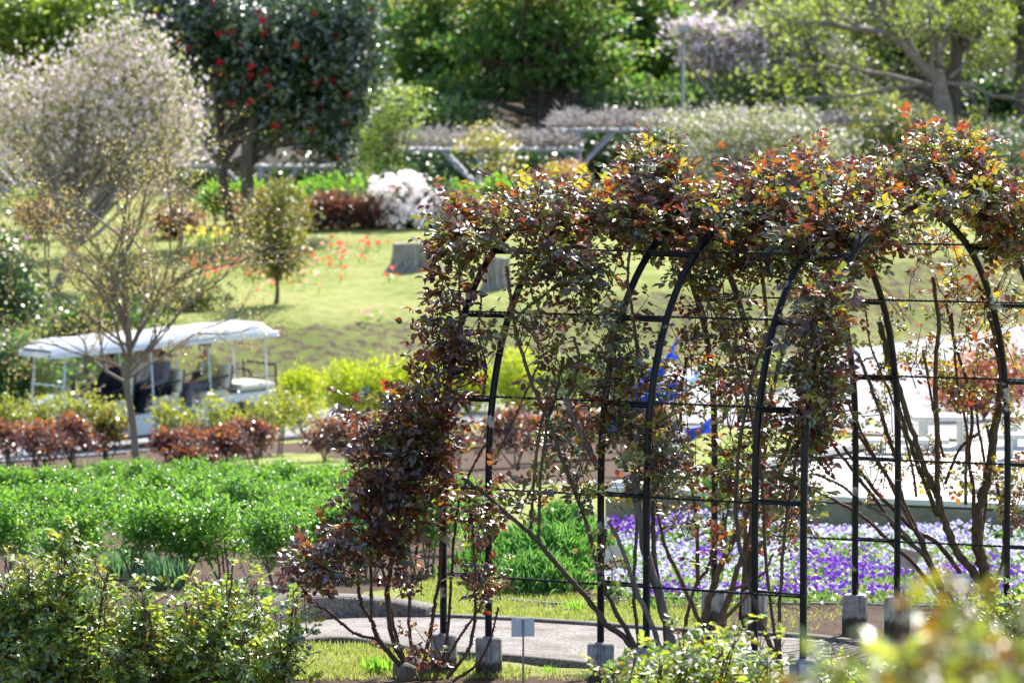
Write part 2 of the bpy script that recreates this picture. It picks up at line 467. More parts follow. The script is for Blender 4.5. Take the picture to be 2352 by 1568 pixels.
M['blue_white'] = noise_mat('blue_and_white_scales', [(.05, .15, .55), (.45, .6, .78), (.75, .82, .88)], 9, .7)
M['viola_white'] = leaf_mat('white_viola_petal', [(.72, .70, .76), (.80, .80, .78), (.62, .56, .76), (.78, .76, .66)], [(.75, .72, .8), (.8, .8, .78), (.64, .56, .8), (.8, .8, .7)], .4, .6, .2)
M['viola_lilac'] = leaf_mat('lilac_viola_petal', [(.32, .20, .62), (.46, .36, .72), (.24, .10, .56)], [(.38, .24, .72), (.5, .4, .78), (.28, .12, .62)], .5, .6, .2)
M['viola_purple'] = leaf_mat('purple_viola_petal', [(.13, .015, .40), (.20, .03, .50), (.10, .01, .32)], [(.22, .03, .62), (.3, .05, .7), (.15, .02, .5)], .4, .55, .2)
M['viola_leaf'] = leaf_mat('viola_leaf', [(.03, .09, .018), (.045, .12, .02)], [(.16, .34, .04), (.22, .4, .05)], .4, .45)
M['tulip_red'] = leaf_mat('red_tulip_petal', [(.62, .05, .02), (.7, .10, .04), (.6, .08, .1)], [(.8, .12, .04), (.85, .2, .08), (.8, .15, .2)], .4, .5)
M['tulip_pink'] = leaf_mat('pink_tulip_petal', [(.72, .30, .34), (.78, .45, .46), (.7, .18, .2)], [(.8, .4, .44), (.85, .55, .55), (.8, .25, .25)], .4, .5)
M['yellow_petal'] = leaf_mat('daffodil_petal', [(.72, .60, .06), (.78, .68, .12)], [(.8, .7, .1), (.85, .75, .2)], .4, .5)
M['magenta'] = leaf_mat('magenta_petal', [(.48, .03, .48), (.55, .10, .55)], [(.6, .06, .6), (.65, .15, .65)], .4, .5)

def concrete_post_mat():
    m, nt, out = new_mat('weathered_concrete')
    L = nt.links.new
    tc = nt.nodes.new('ShaderNodeTexCoord'); sp = nt.nodes.new('ShaderNodeSeparateXYZ'); L(tc.outputs['Object'], sp.inputs[0])
    n = nt.nodes.new('ShaderNodeTexNoise'); n.inputs['Scale'].default_value = 22; n.inputs['Detail'].default_value = 8
    L(tc.outputs['Object'], n.inputs['Vector'])
    mp = nt.nodes.new('ShaderNodeMapping'); mp.inputs['Scale'].default_value = (60, 60, 2.2); L(tc.outputs['Object'], mp.inputs[0])
    n2 = nt.nodes.new('ShaderNodeTexNoise'); n2.inputs['Scale'].default_value = 1; n2.inputs['Detail'].default_value = 3; L(mp.outputs[0], n2.inputs['Vector'])
    r1 = ramp(nt, [(.3, (.24, .235, .235)), (.5, (.36, .355, .36)), (.72, (.46, .455, .46))]); L(n.outputs[0], r1.inputs[0])
    r2 = ramp(nt, [(.3, (.055, .048, .038)), (.6, (.11, .098, .08)), (.75, (.17, .155, .13))]); L(n.outputs[0], r2.inputs[0])
    # soil splash stain reaching up the lower half
    k = nt.nodes.new('ShaderNodeMath'); k.operation = 'MULTIPLY_ADD'; k.inputs[1].default_value = .10; L(n2.outputs[0], k.inputs[0]); L(sp.outputs[2], k.inputs[2])
    k2 = nt.nodes.new('ShaderNodeMapRange'); k2.inputs[1].default_value = .15; k2.inputs[2].default_value = .165; L(k.outputs[0], k2.inputs[0])
    mx = nt.nodes.new('ShaderNodeMixRGB'); L(k2.outputs[0], mx.inputs[0]); L(r2.outputs[0], mx.inputs[1]); L(r1.outputs[0], mx.inputs[2])
    st = ramp(nt, [(.50, (1, 1, 1)), (.62, (.42, .39, .36))]); L(n2.outputs[0], st.inputs[0])
    mu = nt.nodes.new('ShaderNodeMixRGB'); mu.blend_type = 'MULTIPLY'; mu.inputs[0].default_value = .7; L(mx.outputs[0], mu.inputs[1]); L(st.outputs[0], mu.inputs[2])
    b = nt.nodes.new('ShaderNodeBsdfPrincipled'); b.inputs['Roughness'].default_value = .9; b.inputs['Specular IOR Level'].default_value = .2
    L(mu.outputs[0], b.inputs['Base Color'])
    bp = nt.nodes.new('ShaderNodeBump'); bp.inputs['Strength'].default_value = .4; bp.inputs['Distance'].default_value = .006; L(n.outputs[0], bp.inputs['Height']); L(bp.outputs[0], b.inputs['Normal'])
    L(b.outputs[0], out.inputs[0])
    return m
M['concrete'] = concrete_post_mat()

def gravel_mat(name, cols, scale=70, bump=.8):
    m, nt, out = new_mat(name)
    L = nt.links.new
    tc = nt.nodes.new('ShaderNodeTexCoord')
    v = nt.nodes.new('ShaderNodeTexVoronoi'); v.inputs['Scale'].default_value = scale; L(tc.outputs['Object'], v.inputs['Vector'])
    n = nt.nodes.new('ShaderNodeTexNoise'); n.inputs['Scale'].default_value = 3; n.inputs['Detail'].default_value = 8; L(tc.outputs['Object'], n.inputs['Vector'])
    sp = nt.nodes.new('ShaderNodeSeparateColor'); L(v.outputs['Color'], sp.inputs[0])
    r = ramp(nt, even(cols)); L(sp.outputs[0], r.inputs[0])
    r2 = ramp(nt, [(.3, (.62, .58, .52)), (.6, (1, 1, 1))]); L(n.outputs[0], r2.inputs[0])
    mu = nt.nodes.new('ShaderNodeMixRGB'); mu.blend_type = 'MULTIPLY'; mu.inputs[0].default_value = 1; L(r.outputs[0], mu.inputs[1]); L(r2.outputs[0], mu.inputs[2])
    b = nt.nodes.new('ShaderNodeBsdfPrincipled'); b.inputs['Roughness'].default_value = .9; b.inputs['Specular IOR Level'].default_value = .25
    L(mu.outputs[0], b.inputs['Base Color'])
    bp = nt.nodes.new('ShaderNodeBump'); bp.inputs['Strength'].default_value = bump; bp.inputs['Distance'].default_value = .012; bp.invert = True
    L(v.outputs['Distance'], bp.inputs['Height']); L(bp.outputs[0], b.inputs['Normal'])
    L(b.outputs[0], out.inputs[0])
    return m
M['path'] = gravel_mat('washed_gravel_path', [(.22, .20, .18), (.32, .29, .27), (.42, .39, .37), (.27, .23, .21)], 60, .7)
M['kerb'] = gravel_mat('aggregate_concrete', [(.13, .115, .10), (.21, .19, .17), (.30, .28, .26), (.16, .13, .11)], 75, .9)
M['road'] = noise_mat('grey_asphalt', [(.24, .24, .25), (.30, .30, .31), (.35, .35, .36)], 2, .85, .3, bscale=120)
M['wall'] = noise_mat('board_marked_concrete', [(.16, .145, .10), (.24, .22, .165), (.32, .295, .235)], 5, .9, .4, stretch=(1, 1, 3))
M['wall_cap'] = noise_mat('pale_wall_cap', [(.60, .60, .55), (.70, .70, .66)], 4, .8)

def ground_mat():
    m, nt, out = new_mat('lawn_and_soil')
    L = nt.links.new
    tc = nt.nodes.new('ShaderNodeTexCoord')
    at = nt.nodes.new('ShaderNodeAttribute'); at.attribute_name = 'soil'
    ah = nt.nodes.new('ShaderNodeAttribute'); ah.attribute_name = 'litter'
    def noise(sc, d=6, stretch=None):
        n = nt.nodes.new('ShaderNodeTexNoise'); n.inputs['Scale'].default_value = sc; n.inputs['Detail'].default_value = d; n.inputs['Roughness'].default_value = .65
        L(tc.outputs['Object'], n.inputs['Vector']); return n
    n1, n2, n3, n4 = noise(.55, 8), noise(4.5, 8), noise(40, 5), noise(1.6, 6)
    lawn = ramp(nt, [(.30, (.12, .18, .03)), (.42, (.22, .27, .055)), (.54, (.36, .375, .12)), (.68, (.45, .41, .20))])
    add = nt.nodes.new('ShaderNodeMath'); add.operation = 'MULTIPLY_ADD'; add.inputs[1].default_value = .55; L(n2.outputs[0], add.inputs[0])
    sc2 = nt.nodes.new('ShaderNodeMath'); sc2.operation = 'MULTIPLY'; sc2.inputs[1].default_value = .45; L(n1.outputs[0], sc2.inputs[0]); L(sc2.outputs[0], add.inputs[2])
    L(add.outputs[0], lawn.inputs[0])
    soil = ramp(nt, [(.3, (.055, .035, .026)), (.5, (.12, .078, .056)), (.7, (.20, .14, .105))]); L(n3.outputs[0], soil.inputs[0])
    lit = ramp(nt, [(.32, (.035, .045, .018)), (.46, (.09, .07, .05)), (.62, (.17, .125, .10)), (.75, (.25, .19, .165))]); L(n4.outputs[0], lit.inputs[0])
    def mask(attr, amp, noise_out):
        a = nt.nodes.new('ShaderNodeMath'); a.operation = 'MULTIPLY_ADD'; a.inputs[1].default_value = amp; L(noise_out, a.inputs[0]); L(attr, a.inputs[2])
        r = nt.nodes.new('ShaderNodeMapRange'); r.inputs[1].default_value = .42 + amp * .5; r.inputs[2].default_value = .58 + amp * .5; L(a.outputs[0], r.inputs[0])
        return r
    ms = mask(at.outputs['Fac'], .9, n2.outputs[0])
    mh = mask(ah.outputs['Fac'], .8, n4.outputs[0])
    x1 = nt.nodes.new('ShaderNodeMixRGB'); L(ms.outputs[0], x1.inputs[0]); L(lawn.outputs[0], x1.inputs[1]); L(soil.outputs[0], x1.inputs[2])
    x2 = nt.nodes.new('ShaderNodeMixRGB'); L(mh.outputs[0], x2.inputs[0]); L(x1.outputs[0], x2.inputs[1]); L(lit.outputs[0], x2.inputs[2])
    b = nt.nodes.new('ShaderNodeBsdfPrincipled'); b.inputs['Roughness'].default_value = .95; b.inputs['Specular IOR Level'].default_value = .15
    L(x2.outputs[0], b.inputs['Base Color'])
    bp = nt.nodes.new('ShaderNodeBump'); bp.inputs['Strength'].default_value = .9; bp.inputs['Distance'].default_value = .03; L(n3.outputs[0], bp.inputs['Height']); L(bp.outputs[0], b.inputs['Normal'])
    L(b.outputs[0], out.inputs[0])
    return m
M['ground'] = ground_mat()

# ------------------------------------------------------------------ the setting
def in_poly(x, y, poly):
    inside = np.zeros(x.shape, bool)
    j = len(poly) - 1
    for i in range(len(poly)):
        xi, yi = poly[i]; xj, yj = poly[j]
        c = ((yi > y) != (yj > y)) & (x < (xj - xi) * (y - yi) / (yj - yi + 1e-12) + xi)
        inside ^= c
        j = i
    return inside

def gpoly(pts):
    return [tuple(G(a, b)[:2]) for a, b in pts]

SOIL = [gpoly([(-300, 1330), (-300, 1090), (300, 1060), (620, 1075), (820, 1110), (980, 1190), (1120, 1250), (1130, 1310), (1000, 1330), (760, 1375), (600, 1400), (560, 1567), (-400, 1567)]),
        gpoly([(-300, 1075), (-300, 1020), (330, 1030), (700, 1015), (860, 1020), (830, 1045), (640, 1040), (400, 1085), (200, 1085)]),
        gpoly([(760, 1045), (1100, 1000), (1560, 985), (1600, 1090), (1420, 1110), (1100, 1110), (830, 1080)]),
        gpoly([(1160, 1395), (1150, 1370), (1330, 1340), (1400, 1372), (2600, 1392), (2600, 1500), (1980, 1500), (1640, 1462), (1560, 1410)]),
        [(-6, 8), (6, 8), (6, 21.7), (.5, 22.2), (-1.1, 22.28), (-1.9, 22.3), (-3.2, 23), (-6, 23)]]

def ground():
    ys = np.concatenate([np.arange(-30, 16, 2.0), np.arange(16, 34, .12), np.arange(34, 62, .3), np.arange(62, 100, .35), np.arange(100, 150, 1.2), np.arange(150, 420, 12)])
    ts = np.concatenate([np.linspace(-8, -1.35, 16), np.linspace(-1.3, 1.3, 110), np.linspace(1.35, 8, 16)])
    Y = np.repeat(ys[:, None], len(ts), 1)
    half = np.clip(np.abs(Y), 12, None) * (1176 / F) + .4
    X = ts[None, :] * half
    Z = gz(X, Y)
    Z = Z + .012 * np.sin(X * 9.1 + Y * 3) * np.sin(Y * 7.7 - X * 2) * (np.abs(Y - 24) < 12)
    n, k = Y.shape
    i = np.arange(n - 1)[:, None] * k; j = np.arange(k - 1)[None, :]
    fa = np.stack([i + j, i + j + 1, i + k + j + 1, i + k + j], -1).reshape(-1, 4)
    mb = MB(); mb.add(np.stack([X, Y, Z], -1).reshape(-1, 3), fa)
    o = mb.build('ground', M['ground'])
    tag(o, kind='structure')
    soil = np.zeros(X.shape)
    for p in SOIL:
        soil[in_poly(X, Y, p)] = 1
    far = np.interp(X, ROAD_X, ROAD_FAR)
    s = Y - far
    soil = np.maximum(soil, np.where((s > .2) & (s < 5.0) & (Y > 60), .50, 0))  # dry grass on the bank, with some of its shade put into the colour
    lit = np.clip((Y - 106) / 6, 0, 1) * .95
    me = o.data
    for nm, arr in (('soil', soil), ('litter', lit)):
        a = me.attributes.new(nm, 'FLOAT', 'POINT'); a.data.foreach_set('value', arr.ravel().astype(np.float32))
ground()

def strip(name, mat, xs, near, far, off, nx=60, ny=14):
    X = np.repeat(np.linspace(xs[0], xs[-1], nx)[None, :], ny, 0)
    t = np.linspace(0, 1, ny)[:, None]
    Y = np.interp(X, xs, near) * (1 - t) + np.interp(X, xs, far) * t
    Z = gz(X, Y) + off
    k = nx
    i = np.arange(ny - 1)[:, None] * k; j = np.arange(k - 1)[None, :]
    fa = np.stack([i + j, i + j + 1, i + k + j + 1, i + k + j], -1).reshape(-1, 4)
    o = MB().add(np.stack([X, Y, Z], -1).reshape(-1, 3), fa).build(name, mat)
    return tag(o, kind='structure')
strip('road', M['road'], ROAD_X, ROAD_NEAR, [v + .3 for v in ROAD_FAR], .03, 120, 40)

# gravel path running under the arch, with a thin concrete edge on each side
PATH_NEAR = [G(x, y)[:2] for x, y in ((560, 1500), (760, 1478), (900, 1492), (1000, 1506), (1150, 1518), (1300, 1532), (1500, 1552), (1700, 1567))]
PATH_FAR = [G(x, y)[:2] for x, y in ((560, 1452), (740, 1424), (840, 1418), (1000, 1424), (1200, 1434), (1400, 1446), (1640, 1462), (1900, 1478))]
PATH_NEAR += [(2.6, 20.3), (4.4, 19.6)]
PATH_FAR += [(2.9, 22.3), (4.8, 21.6)]
def path():
    a = smooth([(p[0], p[1], 0) for p in PATH_NEAR], 5); b = smooth([(p[0], p[1], 0) for p in PATH_FAR], 5)
    n = min(len(a), len(b)); ny = 12
    a = a[np.linspace(0, len(a) - 1, n).astype(int)]; b = b[np.linspace(0, len(b) - 1, n).astype(int)]
    t = np.linspace(0, 1, ny)[:, None, None]
    q = a[None] * (1 - t) + b[None] * t
    q[..., 2] = gz(q[..., 0], q[..., 1]) + .024
    i = np.arange(ny - 1)[:, None] * n; j = np.arange(n - 1)[None, :]
    fa = np.stack([i + j, i + j + 1, i + n + j + 1, i + n + j], -1).reshape(-1, 4)
    tag(MB().add(q.reshape(-1, 3), fa).build('path', M['path']), kind='structure')
    for e in (a, b):
        pts = e.copy(); pts[:, 2] = gz(pts[:, 0], pts[:, 1]) + .012
        mb = MB()
        d = nrm(np.gradient(pts, axis=0)); nn = np.stack([-d[:, 1], d[:, 0], 0 * d[:, 0]], -1) * .05
        v = np.concatenate([pts - nn - [0, 0, .05], pts - nn + [0, 0, .03], pts + nn + [0, 0, .03], pts + nn - [0, 0, .05]])
        m = len(pts); k = np.arange(m - 1)
        fa = np.concatenate([np.stack([k + a0 * m, k + a0 * m + 1, k + b0 * m + 1, k + b0 * m], -1) for a0, b0 in ((0, 1), (1, 2), (2, 3))])
        tag(mb.add(v, fa).build('kerb', M['kerb']), kind='structure')
path()

# low curved retaining wall of exposed aggregate beside the path
def low_wall():
    top = [(596, 1392), (640, 1374), (690, 1366), (800, 1370), (900, 1382), (970, 1398)]
    base = [(586, 1462), (640, 1448), (720, 1434), (800, 1426), (900, 1424), (980, 1426)]
    pts_b = [G(a, b) for a, b in base]
    pts = []
    for (tx, ty), b in zip(top, pts_b):
        p = P(tx, ty, b[1]); pts.append((b[0], b[1], b[2], max(p[2], b[2] + .04)))
    q = smooth(pts, 8)
    # the wall is .16 m thick, so its top face shows
    d = nrm(np.gradient(q[:, :3] * [1, 1, 0], axis=0)); nn = np.stack([-d[:, 1], d[:, 0], 0 * d[:, 0]], -1)
    if nn[:, 1].mean() < 0: nn = -nn
    f0 = q[:, :3] - [0, 0, .08]; f1 = np.c_[q[:, :2], q[:, 3] - .02]; f1b = np.c_[q[:, :2] + nn[:, :2] * .02, q[:, 3]]
    b1 = np.c_[q[:, :2] + nn[:, :2] * .24, q[:, 3]]; b0 = np.c_[q[:, :2] + nn[:, :2] * .24, q[:, 2] - .1]
    m = len(q); v = np.concatenate([f0, f1, f1b, b1, b0]); k = np.arange(m - 1)
    fa = np.concatenate([np.stack([k + a * m, k + a * m + 1, k + (a + 1) * m + 1, k + (a + 1) * m], -1) for a in range(4)])
    mb = MB().add(v, fa)
    mb.add(v[[0, m, 2 * m, 3 * m, 4 * m]], [[0, 1, 2, 3, 4]]); mb.add(v[[m - 1, 2 * m - 1, 3 * m - 1, 4 * m - 1, 5 * m - 1]], [[4, 3, 2, 1, 0]])
    o = mb.build('retaining_wall', M['kerb'], origin=pts_b[2])
    tag(o, 'low curved wall of pebbly concrete between the gravel path and the soil bed', 'low wall')
low_wall()

# ------------------------------------------------------------------ leaf templates
def leaflet_t(w=.62, fold=.16, droop=.12):
    v = np.array([(0, 0, 0), (w * .40, .30, fold * w), (w * .46, .58, fold * w * .8), (0, 1, -droop), (-w * .46, .58, fold * w * .8), (-w * .40, .30, fold * w)])
    return v, [np.array([(0, 1, 2, 3), (0, 3, 4, 5)])]
def quad_t(w=.6):
    return np.array([(0, 0, 0), (w * .5, .5, .06), (0, 1, 0), (-w * .5, .5, .06)]), [np.array([(0, 1, 2, 3)])]
LEAF6, LEAF4, BLADE = leaflet_t(), quad_t(.62), quad_t(.14)
LANCE = leaflet_t(.2, .2, .3)

def compound_t(n_pairs=2, seed=0):
    """one rose leaf: a stalk with paired leaflets and one at the end; about 1 unit = .1 m"""
    r = np.random.default_rng(seed)
    vs, fs, n = [], [], 0
    def put(v, f):
        nonlocal n
        vs.append(v); fs.append(np.asarray(f) + n); n += len(v)
    st = np.array([(-.012, 0, 0), (.012, 0, 0), (.006, .5, -.02), (-.006, .5, -.02), (-.005, .98, -.10), (.005, .98, -.10)])
    put(st, [(0, 1, 2, 3), (3, 2, 5, 4)])
    t, f = leaflet_t(.80 + r.uniform(-.06, .06), .11, .14)
    ysl = np.linspace(.42, .80, n_pairs)
    spots = [(0, .97, 0, .50)] + [(sg, y, sg * r.uniform(50, 72), .45 - .06 * (1 - i / max(n_pairs - 1, 1))) for i, y in enumerate(ysl) for sg in (-1, 1)]
    for sg, y, deg, L in spots:
        a = R(-deg + r.uniform(-12, 12)); L *= r.uniform(.85, 1.12)
        tilt = R(r.uniform(-28, 22)); roll = R(r.uniform(-25, 25))
        m = np.array(Matrix.Rotation(a, 3, 'Z') @ Matrix.Rotation(tilt, 3, 'X') @ Matrix.Rotation(roll, 3, 'Y'))
        put((t * L) @ m.T + [0, y, -.1 * y * y], f[0])
    return np.concatenate(vs), [np.concatenate(fs)]
COMP = [compound_t(2, s) for s in range(4)] + [compound_t(1, 5)]

def blob_points(blobs, n):
    """random points in ellipsoids; blob = (centre xyz, radii xyz, weight)"""
    w = np.array([b[2] for b in blobs], float); w /= w.sum()
    idx = rng.choice(len(blobs), n, p=w)
    d = rand_dir(n) * (rng.random(n)[:, None] ** .42)
    c = np.array([b[0] for b in blobs])[idx]; r = np.array([b[1] for b in blobs])[idx]
    return c + d * r, idx, d

def pxblob(cx, cy, rx, ry, D, depth=None, w=None):
    k = D / F
    return (P(cx, cy, D), np.array([rx * k, depth if depth is not None else (rx + ry) * .5 * k, ry * k]), w if w is not None else rx * ry)

def limb_path(a, b, sag=.12, n=5, wob=.04):
    a = np.asarray(a, float); b = np.asarray(b, float)
    L = np.linalg.norm(b - a)
    t = np.linspace(0, 1, n + 1)[:, None]
    p = a + (b - a) * t
    bow = np.sin(t * math.pi) * L * sag
    p = p + np.array([0, 0, -1.0]) * bow * rng.uniform(-.2, 1)
    side = nrm(np.cross(b - a, rand_dir(1)[0]))
    p = p + side * np.sin(t * math.pi) * L * rng.uniform(-sag, sag)
    p[1:-1] += rng.normal(0, wob * L, (n - 1, 3)) * .5
    return p

def plant(name, label, cat, base, blobs, mats, n_clusters, per, leaf, sigma, limbs=8, r0=.05, fork=.35, bark=None, group=None, stems=1,
          tmpl=None, aniso=(1, 1, .75), upright=.4, matp=None, crown_name='crown', trunk_name='trunk', spread=None, twigs=True, lean=None, top_mat=None):
    """a shrub or tree: stems that fork towards the clumps of a crown, and leaves gathered round each clump"""
    base = np.asarray(base, float)
    root = thing(name, label, cat, base, group)
    pts, idx, dd = blob_points(blobs, n_clusters)
    cz = np.array([b[0] for b in blobs]).mean(0)
    mb = MB()
    for s in range(stems):
        off = rng.normal(0, r0 * 2.2 if stems > 1 else 0, 3) * [1, 1, 0]
        goal = cz if stems == 1 else pts[rng.integers(len(pts))]
        f = base + (goal - base) * (fork if stems == 1 else rng.uniform(.45, .7))
        if lean is not None and stems == 1: f = np.asarray(lean, float)
        tr = limb_path(base + off - [0, 0, .05], f, .06, 5, .02)
        rr = np.linspace(r0, r0 * .62, len(tr)); rr[0] *= 1.25
        mb.tube(tr, rr, 7)
        k = max(1, limbs // stems)
        sel = rng.choice(len(pts), min(k, len(pts)), replace=False)
        for q in sel:
            j = rng.integers(len(tr) // 2, len(tr))
            lp = limb_path(tr[j], pts[q], .10, 5, .03)
            mb.tube(lp, np.linspace(r0 * .5, r0 * .12, len(lp)), 5, cap=False)
            if twigs:
                for _ in range(3):
                    near = pts[rng.integers(len(pts))]
                    e = lp[3] + (near - lp[3]) * min(1, .9 * np.linalg.norm(lp[-1] - lp[2]) / (np.linalg.norm(near - lp[3]) + 1e-6))
                    mb.tube(limb_path(lp[rng.integers(2, 5)], e, .1, 3, .03), np.linspace(r0 * .2, r0 * .06, 4), 4, cap=False)
    mb.build(trunk_name, bark or M['bark'], root)
    N = n_clusters * per
    c = np.repeat(pts, per, 0)
    g = rng.normal(0, 1, (N, 3)) * sigma * np.array(aniso)
    pos = c + g
    ax = nrm(rand_dir(N) + [0, 0, upright] + .6 * nrm(g))
    up = nrm(rand_dir(N) * .75 + [.14, -.25, 1.0])
    sc = leaf * rng.uniform(.7, 1.3, N)
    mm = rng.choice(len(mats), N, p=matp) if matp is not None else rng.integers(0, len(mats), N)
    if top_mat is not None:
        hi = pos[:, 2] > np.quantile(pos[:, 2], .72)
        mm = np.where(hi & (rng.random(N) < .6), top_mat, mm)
    m2 = MB().stamp(tmpl or LEAF4, pos, ax, up, sc, mm)
    cr = m2.build(crown_name, mats, root)
    tag(cr, kind='stuff')
    return root, pts

# ------------------------------------------------------------------ rose arch
NEAR = [(-.400, 22.25), (-.136, 22.12), (.508, 21.87), (.762, 21.65), (1.360, 21.40), (1.618, 21.20)]
FAR = [(1.290, 24.35), (1.541, 24.25), (2.160, 24.05), (2.413, 23.92), (3.060, 23.62), (3.300, 23.50)]
Z_SPRING, Z_TOP = 1.10, 2.74
AXIS = nrm(np.array([2.02, -1.05, 0]))
SUP = 2 / 2.4
def arch_pt(i, t, lift=0):
    """point of arch tube i; t = 0..1 from the near leg over the top to the far leg"""
    a = np.array([*NEAR[i], 0.]); b = np.array([*FAR[i], 0.])
    ang = math.pi * min(max(t, 0), 1)
    c = math.cos(ang)
    w = .5 - .5 * math.copysign(abs(c) ** SUP, c)
    p = a + (b - a) * w
    p[2] = Z_SPRING + (Z_TOP - Z_SPRING + lift) * max(math.sin(ang), 0) ** SUP
    return p
def tube_at(i, z, side):
    """where arch tube i passes height z on the near (0) or far (1) side"""
    if z <= Z_SPRING:
        q = np.array([*(NEAR[i] if side == 0 else FAR[i]), z]); return q
    t = math.asin(min(1, ((z - Z_SPRING) / (Z_TOP - Z_SPRING)) ** (1 / SUP))) / math.pi
    return arch_pt(i, t if side == 0 else 1 - t)

arch = thing('rose_arch', 'long black steel arch tunnel carrying climbing roses over the gravel path', 'rose arch', (.6, 22.4, 0))
for i in range(6):
    a, b = NEAR[i], FAR[i]
    pts = [(a[0], a[1], .20), (a[0], a[1], .7)] + [tuple(arch_pt(i, t)) for t in np.linspace(0, 1, 25)] + [(b[0], b[1], .7), (b[0], b[1], .20)]
    MB().tube(smooth(pts, 2), .0205, 12, ref=AXIS).build('arch_tube', M['black_paint'], arch)
LEVELS = (.60, 1.11, 1.62, 2.10, 2.46)
for k in range(3):
    for side in (0, 1):
        for z in LEVELS:
            p, q = tube_at(2 * k, z, side), tube_at(2 * k + 1, z, side)
            MB().tube([p, q], .013, 8).build('rung', M['black_paint'], arch)
    p, q = arch_pt(2 * k, .5), arch_pt(2 * k + 1, .5)
    MB().tube([p, q], .013, 8).build('rung', M['black_paint'], arch)
def rebar(pts):
    pts = np.array(pts); n = len(pts)
    mb = MB().tube(smooth(pts, 6), .0062, 6)
    # rolled ribs
    L = np.linalg.norm(pts[-1] - pts[0]); d = (pts[-1] - pts[0]) / L
    for s in np.arange(.02, L, .03):
        c = pts[0] + d * s + (0 if n == 2 else 0)
        mb.tube([c - d * .004, c + d * .004], .0082, 6)
    mb.build('ribbed_bar', M['rebar'], arch)
for side in (0, 1):
    for z in LEVELS:
        out = np.array([0, 0, .02]) if z > 1.2 else nrm(np.array([-1.7, -2.1, 0]) if side == 0 else np.array([1.7, 2.1, 0])) * .026
        p, q = tube_at(0, z, side) + out, tube_at(5, z, side) + out
        rebar([p - (q - p) * .01, q + (q - p) * .01])
for t in (.40, .5, .60):
    p, q = arch_pt(0, t) + [0, 0, .026], arch_pt(5, t) + [0, 0, .026]
    rebar([p, q])
for i in range(6):
    for side, (x, y) in ((0, NEAR[i]), (1, FAR[i])):
        h = .25 if side == 0 else .25
        if side == 0:
            mb = MB().lathe([(.0785, -.12), (.0775, 0), (.077, h - .02), (.071, h - .006), (.024, h + .004), (.0, h + .004)], (x, y, 0), 28, jit=.01)
        else:
            mb = MB().bbox((x, y, (h - .12) / 2), (.146, .146, h + .12), .012, 0, np.array(Matrix.Rotation(R(-12), 3, 'Z')))
        mb.build('concrete_footing', M['concrete'], arch)
for i, z, side in ((0, 1.98, 0), (1, 1.88, 0), (3, .98, 1), (4, 1.5, 1), (2, 2.2, 1), (3, 1.3, 0), (5, 1.9, 1), (3, 2.12, 1)):
    c = tube_at(i, z, side); d = nrm(tube_at(i, z + .05, side) - c)
    a = nrm(np.cross(d, [.2, .9, .1])); b = np.cross(d, a)
    th = np.linspace(0, 2 * math.pi, 14)
    ring = c + .0228 * (np.cos(th)[:, None] * a + np.sin(th)[:, None] * b) + d * .006 * np.sin(th)[:, None]
    MB().tube(ring, .0026, 5, ref=d).build('twine_tie', M['twine'], arch)

# ------------------------------------------------------------------ climbing roses
def c2(x, y): return ((1300 + x / 1.568) * .57422, (1731 + y / 1.568) * .57422)
def c3(x, y): return ((2696 + x / 1.568) * .57422, (1731 + y / 1.568) * .57422)
def c5(x, y): return ((1300 + x / 1.568) * .57422, (900 + y / 1.568) * .57422)

def thorns(mb, path, r, n):
    for _ in range(n):
        j = rng.integers(0, len(path) - 1)
        d = nrm(np.cross(path[j + 1] - path[j], rand_dir(1)[0]))
        p = path[j] + (path[j + 1] - path[j]) * rng.random()
        a = p + d * r[j] * .7
        t = nrm(path[j + 1] - path[j]); s = np.cross(t, d)
        mb.add([a - t * .006, a + t * .006 + s * .002, a + t * .004 - s * .003, a + d * .011 - t * .003], [(0, 1, 3), (1, 2, 3), (2, 0, 3)])

def rose_sprays(blobs, n):
    """leafing shoots in the given blobs: returns twig paths and leaf frames"""
    c, idx, d = blob_points(blobs, n)
    sd = nrm(d * .5 + rand_dir(n) * .7 + [0, 0, .75])
    ln = rng.uniform(.07, .17, n)
    twigs = []; pos = []; ax = []; up = []; young = []
    for i in range(n):
        e = c[i] + sd[i] * ln[i]
        s = c[i] - sd[i] * ln[i] * .6 - [0, 0, .03]
        tw = np.array([s, (s + e) / 2 + rng.normal(0, .008, 3), e]); twigs.append(tw)
        k = rng.integers(4, 7)
        for j in range(k):
            t = (j + .6) / k
            p = s + (e - s) * t
            rd = rand_dir(1)[0]; rd = nrm(rd - sd[i] * np.dot(rd, sd[i]))
            pos.append(p); rd[2] *= .6; ax.append(nrm(rd + sd[i] * (.25 + .6 * (t > .8)) + [0, 0, .10 - .4 * rng.random()]))
            up.append(nrm(np.array([.16, -.28, 1.0]) + rng.normal(0, .40, 3))); young.append(t > .66)
    return twigs, np.array(pos), np.array(ax), np.array(up), np.array(young)

